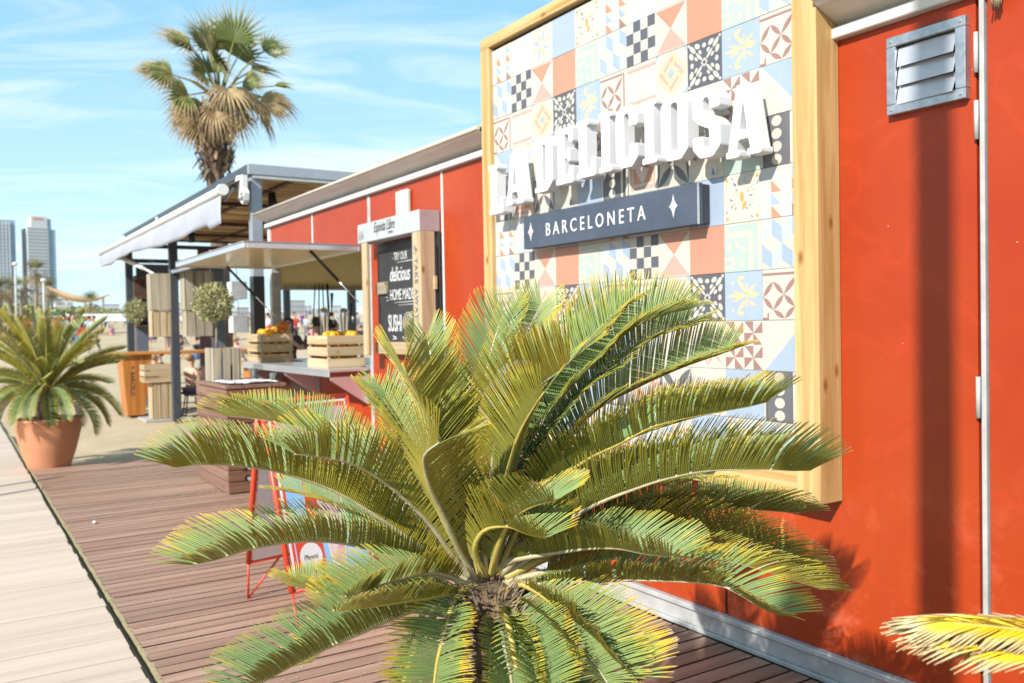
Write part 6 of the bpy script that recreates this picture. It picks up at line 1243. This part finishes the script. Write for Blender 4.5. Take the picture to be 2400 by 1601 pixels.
fixed = [(27, 9.8, 5), (24, 14.4, 0), (26, 13.6, 4), (30, 17.6, 1), (36, 13.0, 3), (22, 10.6, 2), (24, 10.9, 3), (34, 6.2, 0), (34, 15.3, 2), (44, 7.3, 4)]
for (r, a, p) in fixed + [(r, a, rr.choice((0, 0, 1, 2, 2, 3, 3, 4, 4, 5))) for r, a in spots]:
    x = 4.38-r*math.cos(R(a)); y = -2.73+r*math.sin(R(a)); z = sand_z(x, y)-.01
    if p in used: o = copy_tree(protos[p])
    else: o = protos[p]; used.add(p)
    o.location = (x, y, z); o.rotation_euler = (0, 0, rr.uniform(0, 6.28)); s = rr.uniform(.92, 1.05); o.scale = (s, s, s)

# ---------------------------------------------------------------- the far shore
def far(r, a, z=0): return (4.38-r*math.cos(R(a)), -2.73+r*math.sin(R(a)), z)
M['far_white'] = mat('far_pale_wall', (.62, .64, .66), .8, 0, .12, .05); M['far_grey'] = mat('far_grey_wall', (.46, .48, .50), .8, 0, .15, .05); M['far_glass'] = mat('far_blue_glass', (.30, .44, .58), .35, 0, .2, .05, rnd=.1); M['far_band'] = mat('far_window_band', (.36, .40, .47), .5, 0, .2, .1); M['sign_red'] = mat('far_red_sign', (.80, .30, .28), .6)
TB = thing('office_tower', 'pale banded office tower with blue glass side and red rooftop sign on the skyline', 'tower', (-1190, 81, 10), R(8))
def tb_(n, a, b, c, d, e, f, m, par=TB): g = G(); g.box(a, b, c, d, e, f); return g.build(n, M[m], par)
# faces camera along +X; width along Y
tb_('tower_body', -30, 0, 0, 23.0, 0, 118, 'far_white'); tb_('tower_top', -26, -3, 5, 22.5, 118, 131, 'far_white'); tb_('glass_side', -28, -1.5, 23.05, 31, 0, 116, 'far_glass'); tb_('glass_top', -24, -4, 22.6, 27, 116.1, 129, 'far_glass')
w0 = tb_('window_band', .05, .30, .6, 22.4, 4.0, 5.9, 'far_band')
for k in range(1, 28):
    o = w0.copy(); C.objects.link(o); o.location = (0, 0, 4.1*k)
tb_('rooftop_sign', -2.9, -2.6, 7, 17, 127.5, 130, 'sign_red')
TA = thing('glass_tower', 'blue glass hotel tower with white steel frame cut by the left picture edge', 'tower', (-1190, 47, 10), R(4))
tb_('tower_body', -30, 0, -4, 21.5, 22, 125, 'far_glass', TA); tb_('white_frame', .1, 3, -4, 16, 22, 122, 'far_white', TA); tb_('podium', -28, 5, -14, 27, 0, 21.9, 'far_white', TA)
for k in range(24):
    g = G(); g.box(3.05, 3.3, -3.5, 15.5, 25+4*k, 26.4+4*k); g.build('window_band', M['far_glass'], TA)
for k in range(6): g = G(); g.box(3.35, 3.8, -3+3.6*k, -2.4+3.6*k, 22, 128 if k < 3 else 122); g.build('steel_column', M['far_white'], TA)
# fish-shaped canopy
M['copper'] = mat('copper_mesh', (.92, .62, .36), .45, .2, .3, .2)
FS = thing('fish_canopy', 'curved golden lattice sculpture like a leaping fish on the far waterfront', 'sculpture', far(420, 6.5, 13.5)); g = G(); vs = []; fs = []; n = 26
for i in range(n+1):
    t = i/n; y = -15+31*t; zc = 8.5-15*math.sin(t*math.pi*.62)*1.0+7.2*t*1.6; th_ = 1.5*math.sin(math.pi*min(1, .12+t*.95))**.8*(1 if t < .85 else (1-t)/.15+.15); wd_ = th_*3
    for q in range(10): a = 2*math.pi*q/10; vs.append((wd_*math.cos(a), y, zc+th_*math.sin(a)))
for i in range(n):
    for q in range(10): fs.append((i*10+q, i*10+(q+1) % 10, (i+1)*10+(q+1) % 10, (i+1)*10+q))
g.add(vs, fs, 0, True); g.build('skin', M['copper'], FS)
for i in (3, 9, 15, 21): g = G(); g.tube([(0, -15+31*i/n, -9), (0, -15+31*i/n, vs[i*10][2])], .35, 6); g.build('support', M['far_white'], FS)
# low buildings along the shore
rr = random.Random(44)
labs = ('low pale building', 'low grey building')
for k in range(34):
    a = 3.0+k*.64+rr.uniform(-.2, .2); r = rr.uniform(560, 720); w_ = rr.uniform(5, 12); h = rr.uniform(2.5, 7)*(1.5 if rr.random() < .2 else 1); p = far(r, a, 10); mk = rr.choice(('far_white', 'far_white', 'far_grey'))
    t = thing('far_building', ('pale' if mk == 'far_white' else 'grey')+' blurred low building in the row along the far shore', 'building', p, 0, ('pale' if mk == 'far_white' else 'grey')+' far shore buildings')
    g = G(); g.box(-5, 5, -w_/2, w_/2, -2, h); g.build('wall', M[mk], t); g = G(); g.box(-5.3, 5.3, -w_/2-.3, w_/2+.3, h+.01, h+.5); g.build('roof', M['far_grey'], t)
    for q in range(int(h//3)):
        g = G(); g.box(5.02, 5.15, -w_/2+.8, w_/2-.8, 1.0+3*q, 2.2+3*q); g.build('window', M['far_band'], t)
# far palms
M['palm_far'] = mat('far_palm_leaf', (.22, .23, .08), .7, 0, .5, 3, col2=(.14, .13, .05)); M['palm_dry'] = mat('far_palm_dry', (.38, .30, .16), .8, 0, .4, 3)
def far_palm(r, a, h, cr_, seed, label):
    p = far(r, a); z0 = sand_z(p[0], p[1]); t = thing('palm_tree', label, 'palm tree', (p[0], p[1], z0)); rr = random.Random(seed); g = G()
    g.tube([(0, 0, -.3), (.1, 0, h*.5), (0, .1, h)], [.25, .2, .2], 8); g.build('trunk', M['bark'], t); g = G()
    for k in range(46):
        az = rr.uniform(0, 6.28); el = rr.uniform(-.9, 1.4); d = Vector((math.cos(az)*math.cos(el), math.sin(az)*math.cos(el), math.sin(el))); pp = Vector((0, .1, h)); dd = d.copy(); s = d.cross(Vector((0, 0, 1))).normalized()
        L = cr_*rr.uniform(.8, 1.1)
        for sgx in range(9):
            th_ = (sgx-4)*.24; e = (d+s*math.tan(th_)*.75).normalized(); m1 = pp+d*L*.35; tip = m1+e*L*.65-Vector((0, 0, .22*L)); w_ = s*cr_*.035
            g.add([m1-w_*.4, m1+w_*.4, tip+w_*.2, tip-w_*.2], [(0, 1, 2, 3)], 0 if el > -.1 and rr.random() < .8 else 1)
        g.add([pp, pp+s*.03, pp+d*L*.36+s*.03, pp+d*L*.36], [(0, 1, 2, 3)], 1)
    g.build('crown', [M['palm_far'], M['palm_dry']], t, fix=False)
far_palm(112, 4.35, 6.4, 2.2, 1, 'tallest of the blurred palms before the banded tower'); far_palm(105, 3.05, 4.4, 2.0, 2, 'blurred palm below the blue glass tower at the left edge'); far_palm(125, 3.6, 5.0, 2.2, 3, 'blurred palm between the two towers'); far_palm(150, 7.15, 3.4, 2.6, 4, 'low round blurred palm right of the golden sculpture')
far_palm(118, 4.9, 4.6, 1.9, 6, 'blurred palm under the right edge of the banded tower'); far_palm(95, 2.5, 4.0, 1.8, 5, 'blurred low palm cut by the left picture edge')
# low trees under the palms
def bush(r, a, wd, h, seed, label):
    p = far(r, a); t = thing('shore_tree', label, 'tree', (p[0], p[1], sand_z(p[0], p[1]))); rr = random.Random(seed); g = G()
    for k in range(900):
        d = Vector((rr.gauss(0, 1), rr.gauss(0, 1), rr.gauss(0, 1))).normalized(); q = (1+.3*noise.noise(d*2+Vector((seed, 0, 0))))*rr.random()**.35; c_ = Vector((d.x*wd*.4*q, d.y*wd*q, h*.6+d.z*h*.42*q)); u = Vector((rr.gauss(0, 1), rr.gauss(0, 1), rr.gauss(0, 1))).normalized()*h*.09; v = u.orthogonal()*.7
        g.add([c_-u, c_+v, c_+u, c_-v], [(0, 1, 2, 3)])
    g.build('crown', M['olive'], t, fix=False); g = G(); g.tube([(0, 0, -.3), (0, 0, h*.6)], .14, 6); g.build('trunk', M['bark'], t)
for i, (r, a, wd, h) in enumerate(((140, 3.2, 5, 3.2), (150, 4.0, 6, 3.0), (160, 5.1, 5, 2.6), (200, 6.2, 8, 3.2), (210, 8.4, 7, 2.6))):
    bush(r, a, wd, h, 60+i, ('blurred grey-green tree at the left edge under the glass tower', 'blurred grey-green tree below the banded tower', 'blurred low tree right of the banded tower base', 'blurred low tree below the golden sculpture', 'blurred low tree between sculpture and pergola')[i])
for r, a, h, lb in ((100, 3.35, 6.6, 'taller pale promenade light pole before the banded tower'), (98, 4.75, 5.0, 'shorter pale promenade light pole right of the taller one')):
    p = far(r, a); z0 = sand_z(p[0], p[1]); t = thing('light_pole', lb, 'lamp post', (p[0], p[1], z0)); g = G(); g.tube([(0, 0, -.2), (0, 0, h)], [.13, .09], 8); g.build('pole', M['far_white'], t); g = G(); g.ball((0, 0, h+.15), .28, 0, 10, 8, (1, 1, .7)); g.build('lamp_globe', M['white'], t)
M['umb_green'] = mat('green_parasol', (.06, .45, .30), .7, 0, .15, 2)
def parasol(r, a, z, rad, mk, lb):
    p = far(r, a); z0 = sand_z(p[0], p[1]); t = thing('parasol', lb, 'parasol', (p[0], p[1], z0)); g = G(); n = 8; vs = [(0, 0, z+.55)]+[(rad*math.cos(2*math.pi*k/n), rad*math.sin(2*math.pi*k/n), z) for k in range(n)]+[(rad*math.cos(2*math.pi*k/n), rad*math.sin(2*math.pi*k/n), z-.18) for k in range(n)]
    g.add(vs, [(0, 1+k, 1+(k+1) % n) for k in range(n)]+[(1+k, 1+n+k, 1+n+(k+1) % n, 1+(k+1) % n) for k in range(n)]); g.build('canopy', M[mk], t, fix=False); g = G(); g.tube([(0, 0, -.1), (0, 0, z+.5)], .04, 6); g.build('pole', M['far_white'], t)
parasol(150, 5.45, 1.75, 1.15, 'umb_green', 'green parasol nearer the banded tower base in the blurred crowd'); parasol(150, 3.15, 1.2, 1.3, 'umb_green', 'green parasol low at the left behind the cycad tips'); parasol(60, 14.3, 1.9, 1.3, 'white', 'white parasol far off on the beach behind the pergola'); parasol(75, 17.4, 1.8, 1.4, 'white', 'white parasol far off seen through the kiosk hatch')
p = far(88, 7.9); t = thing('beach_marquee', 'long low white marquee far off on the beach left of the pergola', 'tent', (p[0], p[1], sand_z(*p[:2]))); g = G(); g.add([(-2, -3.6, 1.1), (2, -3.6, 1.1), (2, 3.6, 1.1), (-2, 3.6, 1.1), (0, -3.2, 1.8), (0, 3.2, 1.8)], [(0, 1, 4), (1, 2, 5, 4), (2, 3, 5), (3, 0, 4, 5)]); g.build('roof', M['white'], t)
g = G()
for x in (-1.9, 1.9):
    for y in (-3.4, 0, 3.4): g.tube([(x, y, -.1), (x, y, 1.12)], .06, 6)
g.build('leg', M['far_white'], t)
p = far(80, 6.15); t = thing('beach_hut', 'small red beach hut in the blurred crowd below the golden sculpture', 'hut', (p[0], p[1], sand_z(*p[:2]))); g = G(); g.box(-1, 1, -1.4, 1.4, -.1, 1.5, 0, .02); g.build('wall', M['redpaint'], t); g = G(); g.box(-1.2, 1.2, -1.6, 1.6, 1.51, 1.62); g.build('roof', M['far_white'], t); g = G(); g.box(1.01, 1.05, -.9, .9, .7, 1.3); g.build('window', M['black'], t)
for k in range(12):
    a = 13.5+k*1.0+rr.uniform(-.3, .3); r = rr.uniform(90, 170); p = far(r, a); z = sand_z(*p[:2]); lb = 'pale sail-less boat pulled up on the far sand seen past the kiosk'
    t = thing('beached_boat', lb, 'boat', (p[0], p[1], z), R(90)+rr.uniform(-.5, .5), 'boats on the far sand'); g = G(); n = 8; vs = []
    for i in range(n+1):
        s = i/n; x = -2.2+4.4*s; wv = .75*math.sin(math.pi*min(.98, .2+.8*s))**.6
        vs += [(x, -wv, .75), (x, -wv*.6, .1), (x, 0, -.05), (x, wv*.6, .1), (x, wv, .75)]
    g.add(vs, [(i*5+j, i*5+j+1, (i+1)*5+j+1, (i+1)*5+j) for i in range(n) for j in range(4)]+[tuple(range(5))], 0); g.build('hull', M['white'], t); g = G(); g.tube([(0, 0, .2), (0, 0, rr.uniform(2, 3.6))], .05, 6); g.build('mast', M['far_white'], t)

# ---------------------------------------------------------------- set each Empty at the base of its thing
bpy.context.view_layer.update()
kids = {}
for o in C.objects:
    if o.parent: kids.setdefault(o.parent.name, []).append(o)
def corners(o, acc):
    if o.type == 'MESH': acc += [o.matrix_world @ Vector(c) for c in o.bound_box]
    for k in kids.get(o.name, []): corners(k, acc)
for o in list(C.objects):
    if o.type == 'EMPTY' and o.location.length < 1e-6 and o.name in kids:
        acc = []; corners(o, acc)
        c = Vector([(min(p[i] for p in acc)+max(p[i] for p in acc))/2 for i in range(3)]); c.z = min(p.z for p in acc)
        if o.parent: continue
        for k in kids[o.name]: k.location -= c
        o.location = c
